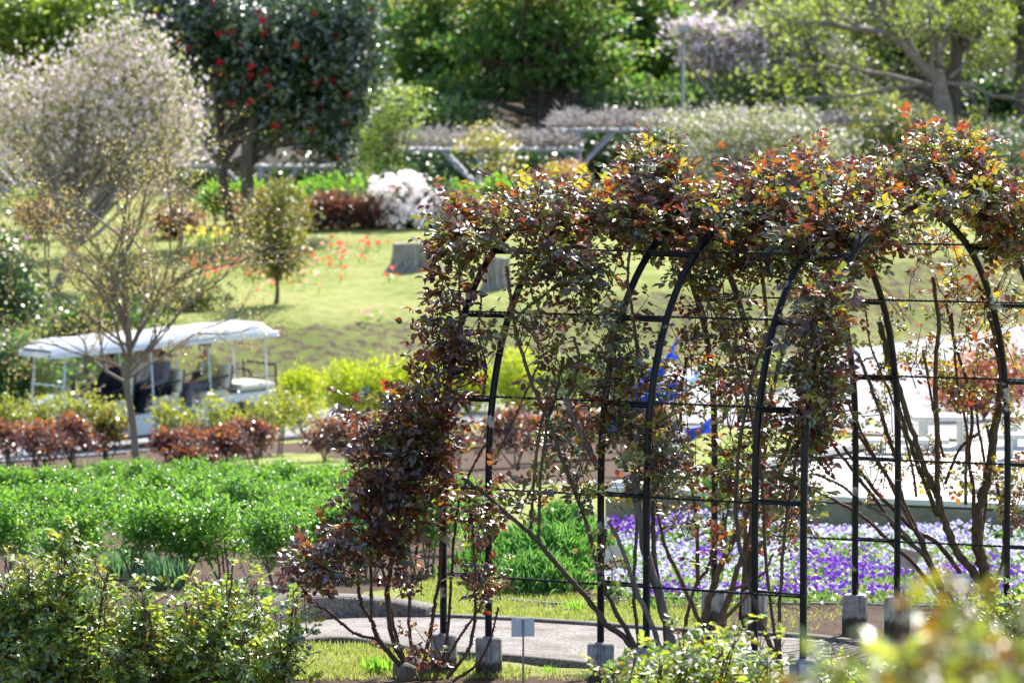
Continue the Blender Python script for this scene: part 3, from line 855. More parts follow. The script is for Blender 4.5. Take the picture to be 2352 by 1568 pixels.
def leafy(root, blobs, n, mats, weights, tips, size, n_parts, twig_mat, stuff_name='foliage', tip_share=.6):
    """leaves of one rose: the ones standing nearest the viewer as single leaf objects, the rest joined"""
    twigs, pos, ax, up, yg = rose_sprays(blobs, n)
    mb = MB()
    for tw in twigs:
        mb.tube(tw, [.0034, .0028, .0018], 4, cap=False)
    mb.build('twigs', twig_mat, root)['kind'] = 'stuff'
    N = len(pos)
    mi = rng.choice(len(weights), N, p=np.array(weights) / sum(weights))
    mi = np.where(yg & (rng.random(N) < tip_share), rng.choice(tips, N), mi)
    sc = size * rng.uniform(.7, 1.25, N) * np.where(yg, .85, 1)
    var = rng.integers(0, len(COMP), N)
    # nearest to the viewer
    order = np.argsort(pos[:, 1] + rng.normal(0, .25, N))
    u = CX + pos[:, 0] / pos[:, 1] * F
    vis = (u > -20) & (u < 2372)
    order = [i for i in order if vis[i]]
    single = np.zeros(N, bool); single[order[:n_parts]] = True
    loc0 = np.array(wloc(root))
    FR = frames(ax, up)
    cache = {}
    for i in np.nonzero(single)[0]:
        key = (int(var[i]), int(mi[i]))
        if key not in cache:
            me = MB().stamp(COMP[key[0]], [(0, 0, 0)], [(0, 1, 0)], [(0, 0, 1)], 1.0).mesh('leaf', mats[key[1]])
            cache[key] = me
        o = bpy.data.objects.new('leaf', cache[key])
        COL.objects.link(o)
        o.parent = root
        o.matrix_local = Matrix.LocRotScale(Vector(pos[i] - loc0), Matrix(FR[i].tolist()).to_quaternion(), Vector((sc[i],) * 3))
    rest = MB()
    for v in range(len(COMP)):
        q = ~single & (var == v)
        if q.any(): rest.stamp(COMP[v], pos[q], ax[q], up[q], sc[q], mi[q])
    if rest.n:
        rest.build(stuff_name, mats, root)['kind'] = 'stuff'

def canes(root, lst, conv):
    """lst: (points, [depth at start, depth at end], radius at start, radius at end, material)"""
    for pts, (d0, d1), r0, r1, m in lst:
        w = []
        for k, p in enumerate(pts):
            a, b = conv(*p)
            D = d0 + (d1 - d0) * k / (len(pts) - 1)
            w.append(P(a, b, D))
        w = smooth(w, 6)
        w[1:-1] += rng.normal(0, r0 * .16, (len(w) - 2, 3))
        r = np.linspace(r0, r1, len(w)) * rng.uniform(.9, 1.14, len(w))
        mb = MB().tube(w, r, 8)
        thorns(mb, w, r, int(18 * len(pts)))
        mb.build('cane', m, root)

ROSE_M = [M['rose_green'], M['rose_purple'], M['rose_young'], M['rose_lime']]
B, CR, CG, CDD = M['cane'], M['cane_red'], M['cane_green'], M['cane_dead']
def stump_base(root, c, r, mat):
    mb = MB()
    for k in range(5):
        q = c + rng.normal(0, r * .6, 3) * [1, 1, .35]
        pr = [(0.0, -.05), (r * .9, -.04), (r, .02), (r * .75, .055), (r * .3, .075), (0, .08)]
        mb.lathe([(a * rng.uniform(.75, 1.1), z) for a, z in pr], q, 9, jit=.18)
    mb.build('rootstock', mat, root)

# first rose, at the left end
g1 = GP(951, 22.05)
r1 = thing('climbing_rose', 'bushy climbing rose with dark purple leaves at the open left end of the black arch', 'climbing rose', g1, 'climbing roses on the arch')
stump_base(r1, g1 + [0, 0, .02], .07, CDD)
canes(r1, [
    ([(540, 1545), (430, 1410), (330, 1290), (290, 1170), (230, 1080), (205, 920), (215, 760)], (22.0, 21.9), .017, .007, B),
    ([(322, 1292), (180, 1250), (60, 1150), (0, 1105), (-90, 1050), (-150, 960)], (21.95, 21.6), .009, .005, CR),
    ([(530, 1500), (430, 1300), (390, 1050), (420, 800), (480, 620), (560, 520), (700, 380), (790, 290)], (22.0, 22.1), .015, .010, B),
    ([(580, 1500), (530, 1270), (530, 1050), (560, 850), (600, 600)], (22.1, 22.2), .010, .006, CR),
    ([(610, 1480), (660, 1250), (690, 1050), (720, 900), (728, 600), (760, 300)], (22.0, 22.1), .012, .007, CR),
    ([(520, 1490), (440, 1250), (395, 1000), (330, 700), (310, 420), (330, 150)], (22.2, 22.3), .011, .006, B),
    ([(700, 1500), (760, 1420), (850, 1270), (960, 1110), (1010, 1000)], (21.9, 21.9), .009, .005, CR),
    ([(760, 1540), (860, 1420), (910, 1330), (940, 1150), (945, 900), (920, 600), (900, 350)], (21.9, 22.0), .011, .006, B),
    ([(800, 1560), (960, 1440), (1040, 1280), (1090, 1090)], (21.8, 21.7), .008, .005, CR),
    ([(720, 1500), (770, 1250), (790, 950), (810, 650), (850, 400), (960, 150), (1020, 60)], (22.1, 22.1), .009, .006, CR),
    ([(290, 1170), (290, 900), (280, 600), (300, 300)], (21.9, 22.0), .009, .005, B)], c2)
canes(r1, [([(985, 1090), (1010, 900), (965, 700), (975, 520), (985, 420)], (22.1, 22.2), .008, .004, CR),
           ([(860, 700), (842, 480), (845, 300), (830, 150)], (22.2, 22.3), .007, .004, CR)], c5)
bl = [pxblob(*b, D) for b, D in [
    ((930, 1010, 120, 80), 22.0), ((890, 1090, 90, 90), 21.9), ((985, 935, 75, 65), 22.1), ((1010, 850, 55, 80), 22.1), ((880, 1180, 75, 90), 21.9),
    ((960, 1130, 100, 100), 22.0), ((770, 1290, 85, 45), 21.7), ((715, 1300, 45, 60), 21.6), ((850, 1250, 80, 50), 21.8), ((815, 945, 35, 35), 22.0),
    ((1110, 1190, 45, 45), 21.9), ((1045, 620, 30, 110), 22.3), ((1055, 510, 50, 50), 22.3), ((1085, 810, 45, 70), 22.1), ((1000, 760, 30, 50), 22.2)]]
leafy(r1, bl, 310, ROSE_M, [.24, .62, .11, .03], [1, 2, 2], .116, 295, CR, tip_share=.5)
leafy(r1, [pxblob(1108, 1340, 48, 55, 21.7), pxblob(935, 1330, 50, 40, 21.9), pxblob(905, 1480, 15, 40, 22.0), pxblob(1000, 1490, 18, 40, 21.9)], 26, ROSE_M, [.1, .7, .2, 0], [2], .09, 0, CR, 'lower_foliage')

# second rose, middle of the near side
g2 = GP(1520, 21.75)
r2 = thing('climbing_rose', 'climbing rose with a thick grey dead stub and one long cane leaning left', 'climbing rose', g2, 'climbing roses on the arch')
stump_base(r2, g2 + [0, 0, .02], .07, CDD)
canes(r2, [
    ([(2060, 1540), (1900, 1310), (1760, 1190), (1640, 1030), (1540, 920), (1400, 760), (1330, 670), (1200, 560), (1000, 380), (860, 280)], (21.7, 21.8), .019, .010, B),
    ([(2040, 1500), (1900, 1250), (1810, 1090), (1740, 900), (1760, 600)], (21.7, 21.7), .015, .009, B),
    ([(2180, 1480), (2170, 1300), (2085, 1000), (2005, 700), (1965, 420), (1935, 255)], (21.75, 21.7), .028, .020, CDD),
    ([(2130, 1480), (2060, 1220), (1960, 1000), (1860, 720), (1780, 550)], (21.6, 21.6), .015, .011, CDD),
    ([(1720, 900), (1650, 600), (1560, 350), (1480, 150), (1400, -100)], (21.7, 21.8), .012, .010, B),
    ([(1290, 600), (1310, 300), (1345, 0), (1390, -200)], (21.8, 21.9), .008, .007, CG),
    ([(1340, 670), (1350, 300), (1385, 0), (1420, -200)], (21.8, 21.9), .009, .007, CG),
    ([(1970, 1330), (1935, 1000), (1950, 700), (1965, 400), (1975, 100)], (21.9, 22.0), .011, .008, CG),
    ([(2150, 1480), (2130, 1150), (2080, 900), (2060, 600), (2060, 300)], (21.9, 22.1), .018, .012, B)], c2)
canes(r2, [
    ([(1400, 1210), (1320, 1050), (1260, 870), (1200, 690), (1170, 500), (1150, 340), (1140, 260)], (21.8, 22.0), .011, .008, CR),
    ([(1190, 590), (1290, 500), (1400, 420), (1500, 330), (1600, 230)], (21.9, 22.2), .008, .006, CG),
    ([(1380, 1250), (1430, 1130), (1470, 950), (1500, 830)], (21.9, 22.0), .008, .006, CG),
    ([(1060, 1470), (1170, 1250), (1290, 980), (1350, 850)], (22.0, 22.1), .006, .005, CR),
    ([(1520, 1080), (1560, 980), (1590, 820), (1560, 700)], (21.9, 21.9), .010, .007, CG),
    ([(1700, 1500), (1600, 1300), (1530, 1130), (1515, 1080)], (21.8, 21.8), .015, .012, CDD),
    ([(1990, 950), (1960, 760), (1930, 560), (1900, 300), (1930, 60)], (21.8, 22.1), .010, .007, CR)], c5)
bl = [pxblob(*b, D) for b, D in [
    ((1240, 770, 60, 75), 22.0), ((1255, 620, 75, 55), 22.1), ((1340, 660, 80, 80), 22.1), ((1420, 900, 75, 90), 21.8), ((1490, 960, 85, 70), 21.8),
    ((1430, 790, 85, 80), 21.9), ((1210, 1130, 70, 45), 21.8), ((1300, 1000, 65, 60), 21.9), ((1395, 1290, 50, 35), 21.6), ((1500, 1070, 70, 70), 21.7),
    ((1370, 1120, 70, 50), 21.8), ((1290, 880, 60, 70), 22.0)]]
leafy(r2, bl, 180, ROSE_M, [.54, .28, .10, .08], [1, 2, 2, 3], .104, 290, CR, tip_share=.5)

# third rose, far side behind the second
g3 = GP(1622, 23.3)
r3 = thing('climbing_rose', 'many stemmed climbing rose with thin grey brown trunks rising before the violas, under the arch', 'climbing rose', g3, 'climbing roses on the arch')
stump_base(r3, g3, .06, B)
canes(r3, [
    ([(200, 1340), (190, 1200), (220, 1050), (270, 900), (330, 750), (400, 620), (480, 450), (540, 300), (570, 100), (600, -200), (680, -500), (760, -700)], (23.3, 22.6), .024, .010, B),
    ([(190, 1240), (100, 1050), (10, 850), (-60, 700), (-110, 450), (-150, 150)], (23.3, 23.1), .014, .008, B),
    ([(215, 1270), (330, 1080), (400, 850), (470, 650), (560, 420), (680, 160), (740, 0)], (23.3, 22.4), .020, .012, B),
    ([(230, 1250), (390, 1090), (520, 950)], (23.2, 22.5), .013, .009, CR),
    ([(150, 950), (140, 600), (110, 300), (60, 100), (40, -200), (80, -480)], (23.3, 22.8), .012, .008, CR),
    ([(290, 1000), (430, 960), (560, 880), (620, 760)], (23.2, 22.6), .009, .006, CR),
    ([(60, 1290), (90, 1100), (140, 950), (210, 850), (250, 700)], (23.4, 23.3), .013, .008, B),
    ([(540, 380), (660, 250), (740, 120), (790, 30)], (22.9, 22.4), .012, .008, CDD)], c3)
bl = [pxblob(*b, D) for b, D in [
    ((1600, 880, 70, 100), 22.4), ((1700, 1010, 85, 110), 22.5), ((1560, 1060, 70, 80), 22.6), ((1740, 1130, 90, 80), 22.5), ((1800, 1200, 55, 50), 22.2),
    ((1560, 1200, 50, 50), 22.8), ((1645, 1245, 60, 50), 22.8), ((1700, 800, 80, 110), 22.4), ((1640, 740, 70, 60), 22.3), ((1750, 930, 70, 70), 22.6)]]
leafy(r3, bl, 150, ROSE_M, [.46, .28, .15, .11], [1, 2, 2, 3], .102, 290, CR, tip_share=.5)

# fourth rose, near right leg: foliage wrapped round the last arch pair
g4 = GP(1795, 21.15)
r4 = thing('climbing_rose', 'climbing rose wrapped thickly round the nearest right hand legs of the arch', 'climbing rose', g4, 'climbing roses on the arch')
canes(r4, [
    ([(1795, 1568), (1790, 1440), (1800, 1250), (1835, 1000), (1850, 800), (1880, 600)], (21.2, 21.6), .011, .007, B),
    ([(1800, 1560), (1720, 1340), (1690, 1150), (1720, 900), (1790, 700), (1850, 560)], (21.3, 21.8), .013, .008, B),
    ([(1790, 1540), (1760, 1300), (1745, 1060), (1690, 830), (1620, 680)], (21.3, 21.9), .010, .006, CR)], lambda a, b: (a, b))
bl = [pxblob(*b, D) for b, D in [
    ((1870, 790, 50, 100), 21.2), ((1900, 690, 45, 60), 21.3), ((1885, 880, 50, 70), 21.1), ((1960, 520, 60, 60), 21.8), ((1960, 560, 70, 60), 22.0), ((1930, 480, 70, 60), 22.0), ((2050, 470, 70, 45), 22.1), ((1880, 910, 55, 100), 21.5), ((1860, 1010, 60, 60), 21.4), ((1900, 680, 55, 70), 21.8), ((1830, 1110, 50, 50), 21.5),
    ((1800, 610, 60, 45), 22.2), ((1720, 625, 65, 45), 22.2), ((1610, 630, 65, 50), 22.1)]]
leafy(r4, bl, 235, ROSE_M, [.50, .28, .14, .08], [2, 2, 1, 3], .104, 290, CR, tip_share=.5)

# fifth rose: thick trunk on the far right
g5 = GP(2277, 24.35)
r5 = thing('climbing_rose', 'climbing rose with a thick mossy trunk and fanned canes behind the lettered white sign', 'climbing rose', g5, 'climbing roses on the arch')
stump_base(r5, g5, .08, B)
canes(r5, [
    ([(2000, 1140), (1985, 950), (1930, 790), (1900, 650), (1910, 500), (1960, 300), (2000, 50), (2050, -250), (2030, -550), (1970, -800), (1900, -950)], (24.3, 24.0), .040, .018, B),
    ([(1975, 1060), (1890, 890), (1780, 750), (1700, 560), (1660, 420), (1600, 280), (1530, 100), (1450, -150), (1380, -400), (1290, -700)], (24.3, 23.9), .028, .014, B),
    ([(1830, 450), (1830, 200), (1840, 0), (1780, -300), (1750, -600), (1700, -850)], (24.2, 24.0), .010, .007, CR),
    ([(1655, 500), (1650, 200), (1650, 0), (1640, -400), (1660, -700), (1620, -980)], (24.1, 23.8), .017, .012, B),
    ([(1700, 320), (1780, 120), (1850, 40), (1910, 5)], (24.2, 24.1), .010, .008, B),
    ([(1880, 700), (1880, 400), (1850, 150), (1870, -100), (1830, -350), (1760, -560), (1740, -760)], (24.3, 24.0), .013, .008, CR),
    ([(2010, 980), (2060, 800), (2070, 600), (2040, 400), (2000, 150), (1960, -50)], (24.3, 24.1), .011, .008, CR),
    ([(1960, 950), (1930, 700), (1960, 400), (1950, 200), (1900, -100), (1880, -400)], (24.4, 24.2), .010, .007, CR)], c3)
bl = [pxblob(*b, D) for b, D in [
    ((2130, 560, 90, 80), 23.8), ((2250, 760, 60, 80), 24.0), ((2190, 900, 60, 70), 24.1), ((2290, 690, 50, 80), 24.0), ((2250, 1080, 60, 60), 24.2),
    ((2310, 900, 40, 100), 24.0), ((2200, 650, 50, 60), 23.9), ((2330, 1150, 40, 60), 24.2)]]
leafy(r5, bl, 95, ROSE_M, [.30, .12, .26, .32], [2, 3, 3], .096, 280, CR)

# sixth rose: base hidden behind the footings, canes leaning far to the left
g6 = GP(2150, 24.4)
r6 = thing('climbing_rose', 'climbing rose with many bare canes leaning left across the white terrace', 'climbing rose', g6, 'climbing roses on the arch')
stump_base(r6, g6, .06, B)
canes(r6, [
    ([(1790, 1130), (1650, 900), (1560, 700), (1490, 550), (1420, 380), (1400, 200), (1340, 0), (1250, -250), (1150, -500)], (24.4, 23.9), .018, .010, B),
    ([(1900, 1150), (1780, 860), (1640, 680), (1520, 620), (1380, 480), (1250, 350), (1060, 80)], (24.4, 24.2), .017, .010, B),
    ([(1690, 1070), (1520, 840), (1350, 680), (1180, 520), (1000, 420), (840, 335)], (24.4, 24.1), .014, .008, CR),
    ([(1740, 1100), (1640, 900), (1560, 760), (1420, 640), (1350, 540), (1250, 400), (1150, 270), (1000, 80), (930, -10)], (24.3, 24.1), .014, .009, B),
    ([(1690, 1040), (1600, 820), (1500, 560), (1430, 420), (1290, 200), (1160, 20), (1100, -80)], (24.4, 24.0), .014, .009, CR),
    ([(1500, 600), (1340, 280), (1230, 100), (1150, -60), (1090, -200)], (24.1, 23.9), .011, .008, CR),
    ([(1490, 680), (1330, 520), (1180, 440), (1050, 330), (900, 260)], (24.2, 24.1), .012, .007, CDD),
    ([(1650, 520), (1570, 300), (1480, 60), (1400, -200), (1330, -480), (1280, -700)], (24.2, 24.0), .016, .010, CG),
    ([(1690, 150), (1640, -80), (1600, -300), (1560, -520)], (24.1, 24.0), .009, .006, CR),
    ([(1520, 400), (1500, 250), (1440, 0), (1320, -330), (1230, -560), (1200, -800)], (24.0, 23.7), .008, .005, CR)], c3)
bl = [pxblob(*b, D) for b, D in [
    ((2080, 720, 45, 60), 23.9), ((2060, 850, 45, 60), 24.0), ((2010, 920, 40, 50), 24.1), ((2060, 1010, 40, 60), 24.2), ((2160, 1060, 50, 60), 24.2),
    ((2000, 1080, 30, 40), 24.2), ((2120, 830, 50, 50), 24.1), ((2190, 770, 40, 60), 24.0), ((1960, 980, 30, 50), 24.1)]]
leafy(r6, bl, 55, ROSE_M, [.42, .10, .22, .26], [2, 3, 3], .078, 220, CR)

# seventh: the crown that covers the roof of the arch
g7 = GP(1700, 24.45)
r7 = thing('climbing_rose', 'dense rose canopy lying over the roof of the arch, its new leaves copper and yellow', 'climbing rose', g7, 'climbing roses on the arch')
canes(r7, [
    ([(1700, 1440), (1712, 1200), (1690, 900), (1640, 650), (1560, 520), (1400, 470), (1250, 480), (1150, 500)], (24.4, 22.5), .014, .008, B),
    ([(1705, 1440), (1730, 1150), (1760, 850), (1750, 620), (1700, 500), (1600, 450), (1500, 400)], (24.4, 22.9), .014, .008, B),
    ([(1710, 1440), (1740, 1100), (1800, 800), (1880, 600), (2000, 480), (2120, 430), (2260, 400)], (24.4, 23.0), .015, .008, B),
    ([(1600, 460), (1560, 400), (1510, 360)], (22.9, 22.8), .008, .005, CDD),
    ([(1880, 480), (1790, 440), (1760, 400)], (22.8, 22.8), .009, .005, CDD),
    ([(1210, 480), (1200, 430), (1195, 410)], (22.5, 22.5), .005, .003, CR)], lambda a, b: (a, b))
top = [((1085, 530, 60, 45), 22.3), ((1170, 480, 70, 55), 22.4), ((1270, 470, 85, 55), 22.5), ((1370, 490, 90, 65), 22.6), ((1470, 500, 90, 75), 22.6), ((1570, 510, 90, 80), 22.6),
       ((1670, 510, 90, 80), 22.5), ((1770, 490, 90, 80), 22.5), ((1870, 470, 90, 75), 22.5), ((1970, 460, 90, 70), 22.6), ((2070, 420, 90, 60), 22.7), ((2170, 400, 95, 60), 22.8),
       ((2270, 440, 70, 80), 22.9), ((2340, 500, 50, 80), 23.0), ((1495, 395, 70, 65), 22.8), ((1850, 400, 75, 50), 22.8), ((2150, 350, 90, 40), 22.9), ((1650, 570, 90, 50), 22.4),
       ((1320, 570, 100, 50), 22.3), ((2230, 360, 45, 50), 22.9), ((2050, 500, 70, 40), 22.0), ((1880, 560, 90, 60), 22.0), ((2310, 540, 60, 70), 23.2), ((2180, 440, 110, 35), 22.4), ((1560, 440, 60, 50), 22.8), ((1730, 420, 70, 45), 22.9), ((1960, 540, 70, 60), 22.4)]
bl = [pxblob(b[0], b[1], b[2], b[3] * .8, D, depth=.5) for b, D in top]
leafy(r7, bl, 1250, ROSE_M, [.50, .34, .07, .09], [2, 2, 2, 3], .104, 300, CR, tip_share=.45)

# ------------------------------------------------------------------ name signs
def sign(label, px, py, D, w_px, h_px, lines, yaw=0, roll=0, ground_py=None, front=True, stake=True):
    k = D / F
    c = P(px, py, D); w, h = w_px * k, h_px * k
    g = np.array([c[0], D, float(gz(c[0], D))])
    root = thing('name_sign', label, 'name sign', g, 'small rose name signs on stakes')
    rot = Matrix.Rotation(yaw, 3, 'Z') @ Matrix.Rotation(R(-4), 3, 'X') @ Matrix.Rotation(roll, 3, 'Y')
    rm = np.array(rot)
    pl = MB().bbox(c, (w, .004, h), .0015, 0, rm).build('plate', M['white_sign'], root)
    dv = rm @ np.array([0, 1, 0]); dn = rm @ np.array([0, 0, 1])
    off = dv * (.009 if front else -.009)
    st = [c + off + dn * h * (.0 if front else .46), c + off - dn * h * .6, np.array([c[0] - dn[0] * .2, D + off[1], g[2] - .05])]
    MB().tube(st, .0058, 8).build('stake', M['grey_steel'], root)
    for t, fx, fz, sz in lines:
        cu = bpy.data.curves.new('lettering', 'FONT')
        cu.body = t; cu.size = sz * h; cu.align_x = 'CENTER'; cu.align_y = 'CENTER'; cu.extrude = .0004
        to = bpy.data.objects.new('lettering', cu); COL.objects.link(to)
        dg = bpy.context.evaluated_depsgraph_get(); dg.update()
        me = bpy.data.meshes.new_from_object(to.evaluated_get(dg))
        COL.objects.unlink(to); bpy.data.objects.remove(to)
        me.materials.clear(); me.materials.append(M['sign_ink'])
        o = bpy.data.objects.new('lettering', me); COL.objects.link(o); o.parent = root
        p = c + rm @ np.array([fx * w, -.0034, fz * h])
        o.matrix_local = Matrix.Translation(Vector(p - np.array(wloc(root)))) @ (rot @ Matrix.Rotation(R(90), 3, 'X')).to_4x4()
sign('blank back of a small white name sign on a grey stake, beside the gravel path', 1201, 1440, 21.6, 54, 42, [], yaw=R(8), front=False)
sign('white name sign before the thick mossy rose trunk, upright and facing the camera', 2198, 1337, 23.2, 59, 41, [('ロ.ピエール ドゥ ロンサール', 0, .28, .135), ('CL', 0, 0, .16), ('1988  フランス', 0, -.34, .15)], yaw=R(-2))
sign('white name sign tipped over sideways behind a black arch leg, before the violas', 2086, 1283, 24.5, 46, 42, [('ゴールドバニー', 0, .26, .17), ('フランス', .18, -.30, .15)], roll=R(14), yaw=R(0))
sign('white name sign half hidden by rose canes before the pale violas, dated 1974', 1406, 1276, 25.4, 46, 46, [('F', .05, .2, .16), ('1974', .0, -.36, .16)])
sign('corner of a white name sign beside the nearest concrete footing at the bottom edge', 1860, 1546, 20.7, 46, 42, [], yaw=R(4), front=True)

# ------------------------------------------------------------------ low plants near the path
def tuft(name, label, cat, base, n, length, spread, mat, tm=BLADE, group=None, arch_=.5, joined=True):
    n_ = n
    d = rand_dir(n_); d[:, 2] = np.abs(d[:, 2])
    ax = nrm(d * [1, 1, .5] * arch_ + [0, 0, 1])
    pos = base + np.c_[rng.normal(0, spread, n_), rng.normal(0, spread, n_), np.zeros(n_)]
    pos[:, 2] = gz(pos[:, 0], pos[:, 1])
    mb = MB().stamp(tm, pos, ax, rand_dir(n_), length * rng.uniform(.5, 1.2, n_))
    root = thing(name, label, cat, base, group)
    mb.build('blades', mat, root)['kind'] = 'stuff'
    return root
tuft('weed_tuft', 'bright green broad leaved weed on the lawn beside the rose base', 'weed', G(868, 1545), 90, .10, .045, M['weed'], quad_t(.2), arch_=1.0)
tuft('weed_tuft', 'small bright grass tuft in front of the blank sign by the path edge', 'weed', G(1262, 1548), 50, .055, .03, M['weed'], quad_t(.1), arch_=.9)
tuft('weed_tuft', 'bright grass tuft at the foot of the violas near the hose', 'weed', G(1335, 1405), 60, .10, .05, M['weed'], quad_t(.12), arch_=.9)
for q, (a, b) in enumerate(((330, 1340), (385, 1352), (290, 1330))):
    tuft('ornamental_grass', 'blue green tufted grass behind the shrub roses, clump %s' % ('nearest the tall red tipped shrub', 'closest to the low wall', 'tallest and furthest back')[q], 'grass clump', G(a, b), 240, .24, .075, M['blue_grass'], quad_t(.07), 'blue green grass clumps')
for q, (a, b) in enumerate(((25, 1480), (-15, 1440))):
    tuft('ornamental_grass', 'blue green grass clump at the left edge under the shrub rose, %s' % ('nearer one', 'partly cut by the picture edge')[q], 'grass clump', G(a, b), 240, .26, .085, M['blue_grass'], quad_t(.07), 'blue green grass clumps')
wl = ['under the leaning cane', 'beside the first black legs', 'nearest the violas', 'furthest back', 'in the middle of its group', 'low at the front edge']
for q, (a, b, s) in enumerate(((1215, 1345, .40), (1165, 1330, .33), (1335, 1340, .42), (1290, 1290, .44), (1265, 1350, .42), (1230, 1365, .26))):
    base = G(a, b); n = 620
    pos = base + np.c_[rng.normal(0, .17, n), rng.normal(0, .15, n), np.zeros(n)]
    pos[:, 2] = gz(pos[:, 0], pos[:, 1])
    r_ = np.hypot(pos[:, 0] - base[0], pos[:, 1] - base[1])
    top_ = s * np.clip(1 - (r_ / .5) ** 2, .25, 1)
    root = thing('leafy_clump', 'dense clump of narrow light green leaves %s' % wl[q], 'leafy plant', base, 'narrow leaved green plants beside the violas')
    mb = MB()
    for i in range(70):
        mb.tube([pos[i], pos[i] + [rng.normal(0, .03), rng.normal(0, .03), top_[i]]], [.004, .002], 4, cap=False)
    mb.build('stems', M['wallflower'], root)['kind'] = 'stuff'
    hgt = rng.random(n * 2) ** .6
    p2 = np.repeat(pos, 2, 0); p2[:, 2] += np.repeat(top_, 2) * hgt
    d = rand_dir(n * 2); d[:, 2] = np.abs(d[:, 2])
    MB().stamp(LANCE, p2, nrm(d + [0, 0, .9]), rand_dir(n * 2), .085 * rng.uniform(.7, 1.3, n * 2)).build('leaves', M['wallflower'], root)['kind'] = 'stuff'

# grass blades on the near lawns
def grass():
    polys = [gpoly([(640, 1480), (900, 1490), (1000, 1510), (1140, 1522), (1160, 1560), (820, 1567), (560, 1567)]), gpoly([(930, 1372), (1010, 1320), (1120, 1330), (1400, 1385), (1700, 1395), (1650, 1458), (1300, 1438), (1000, 1424), (900, 1416)]),
             gpoly([(1160, 1535), (1360, 1550), (1340, 1567), (1160, 1567)]), gpoly([(1600, 1440), (1860, 1460), (2000, 1380), (1700, 1370)])]
    dens = [5200, 3600, 3000, 500]
    allp = []
    for p, dn in zip(polys, dens):
        a = np.array(p); lo, hi = a.min(0), a.max(0)
        n = int(dn * (hi - lo).prod())
        q = rng.uniform(lo, hi, (n, 2))
        keep = in_poly(q[:, 0], q[:, 1], p) & (rng.random(n) < .35 + .65 * (np.sin(q[:, 0] * 7) * np.sin(q[:, 1] * 5 + 1) > -.3))
        allp.append(q[keep])
    q = np.concatenate(allp)[:60000]; n = len(q)
    pos = np.c_[q, gz(q[:, 0], q[:, 1])]
    d = rand_dir(n); d[:, 2] = np.abs(d[:, 2])
    mb = MB().stamp(quad_t(.16), pos, nrm(d + [0, 0, .7]), rand_dir(n), .034 * rng.uniform(.5, 1.7, n))
    tag(mb.build('grass', M['grass_blade']), 'short spring lawn beside the path, part green and part straw coloured', 'grass', kind='stuff')
grass()
hz = [G(x, y) + [0, 0, .02] for x, y in ((1140, 1380), (1230, 1388), (1300, 1392), (1420, 1385), (1500, 1378), (1640, 1382), (1760, 1392), (1900, 1392), (2060, 1396), (2300, 1400))]
tag(MB().tube(smooth(hz, 6), .0085, 6).build('drip_hose', M['grey_steel'], origin=hz[0]), 'thin grey watering hose along the front of the flower bed', 'hose')
def stone(px, py, s, label):
    b = G(px, py)
    v = rand_dir(14) * [1, .8, .7] * s
    import bmesh
    bm = bmesh.new()
    for q in v: bm.verts.new(q)
    bmesh.ops.convex_hull(bm, input=bm.verts)
    me = bpy.data.meshes.new('stone'); bm.to_mesh(me); bm.free(); me.materials.append(M['kerb_stone'])
    o = bpy.data.objects.new('stone', me); COL.objects.link(o); o.location = b + [0, 0, s * .35]
    tag(o, label, 'stone')
M['kerb_stone'] = noise_mat('grey_field_stone', [(.22, .21, .21), (.36, .35, .35)], 30, .9, .5)
stone(1302, 1408, .035, 'small pale grey stone on the grass before the flower bed')
stone(733, 1563, .014, 'tiny grey pebble on the bare soil in the near foreground')

# ------------------------------------------------------------------ shrub roses in front
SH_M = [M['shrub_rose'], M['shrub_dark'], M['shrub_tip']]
def shrub_rose(label, px, D, shoots, n, parts, size=.084, w=(.60, .34, .06), tips=(2, 0, 0, 0), group='shrub roses in the near beds', sm=.011, foot=1600, width=26, bush=1.0):
    """shoots: picture positions of the tips of the upright stems; leaves sit in clumps along each"""
    base = GP(px, D)
    root = thing('shrub_rose', label, 'shrub rose', base, group)
    B_ = []
    for sx, sy in shoots:
        d0 = D + rng.uniform(-.35, .35) * bush
        b0 = GP(px + (sx - px) * .35 + rng.normal(0, 6), D + (d0 - D) * .5)
        t0 = P(sx, sy + (112 if D < 10 else 0), d0)
        w_ = smooth([b0 - [0, 0, .06], b0 + (t0 - b0) * .35 + rng.normal(0, .03, 3), b0 + (t0 - b0) * .7 + rng.normal(0, .025, 3), t0], 4)
        r = np.linspace(sm, sm * .3, len(w_))
        mb = MB().tube(w_, r, 7); thorns(mb, w_, r, 20)
        k = D / F
        lv = (.97, .80, .62, .42) if D > 10 else (.98, .93, .88, .82)
        for f in lv:
            fi = f * (len(w_) - 1); i0 = min(int(fi), len(w_) - 2)
            c = w_[i0] + (w_[i0 + 1] - w_[i0]) * (fi - i0) + rng.normal(0, 8 * k, 3)
            wd = width * k * rng.uniform(.7, 1.15) * (.45 if f > .9 else 1.15 - .25 * (f < .5))
            B_.append((c, np.array([wd, wd, wd * 1.1]), (.55, 1.0, 1.0, .6)[lv.index(f)]))
            e = c + nrm(rand_dir(1)[0] + [0, 0, .4]) * wd
            q = limb_path(w_[max(1, int(f * (len(w_) - 1)) - 3)], e, .08, 4, .03)
            mb.tube(q, np.linspace(sm * .45, sm * .2, len(q)), 5, cap=False)
        mb.build('stem', B, root)
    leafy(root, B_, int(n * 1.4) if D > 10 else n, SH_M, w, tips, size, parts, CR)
shrub_rose('tall shrub rose with yellow green red tipped shoots, bottom left before the bright green bushes', 150, 20.6,
           [(150, 1232), (185, 1250), (110, 1290), (60, 1330), (220, 1275), (250, 1300), (95, 1360), (170, 1330), (30, 1380), (140, 1400), (215, 1370), (265, 1370), (60, 1440), (120, 1480), (190, 1460), (20, 1500), (80, 1540), (160, 1540), (-10, 1330), (10, 1300), (250, 1420), (270, 1470), (230, 1520)], 215, 297)
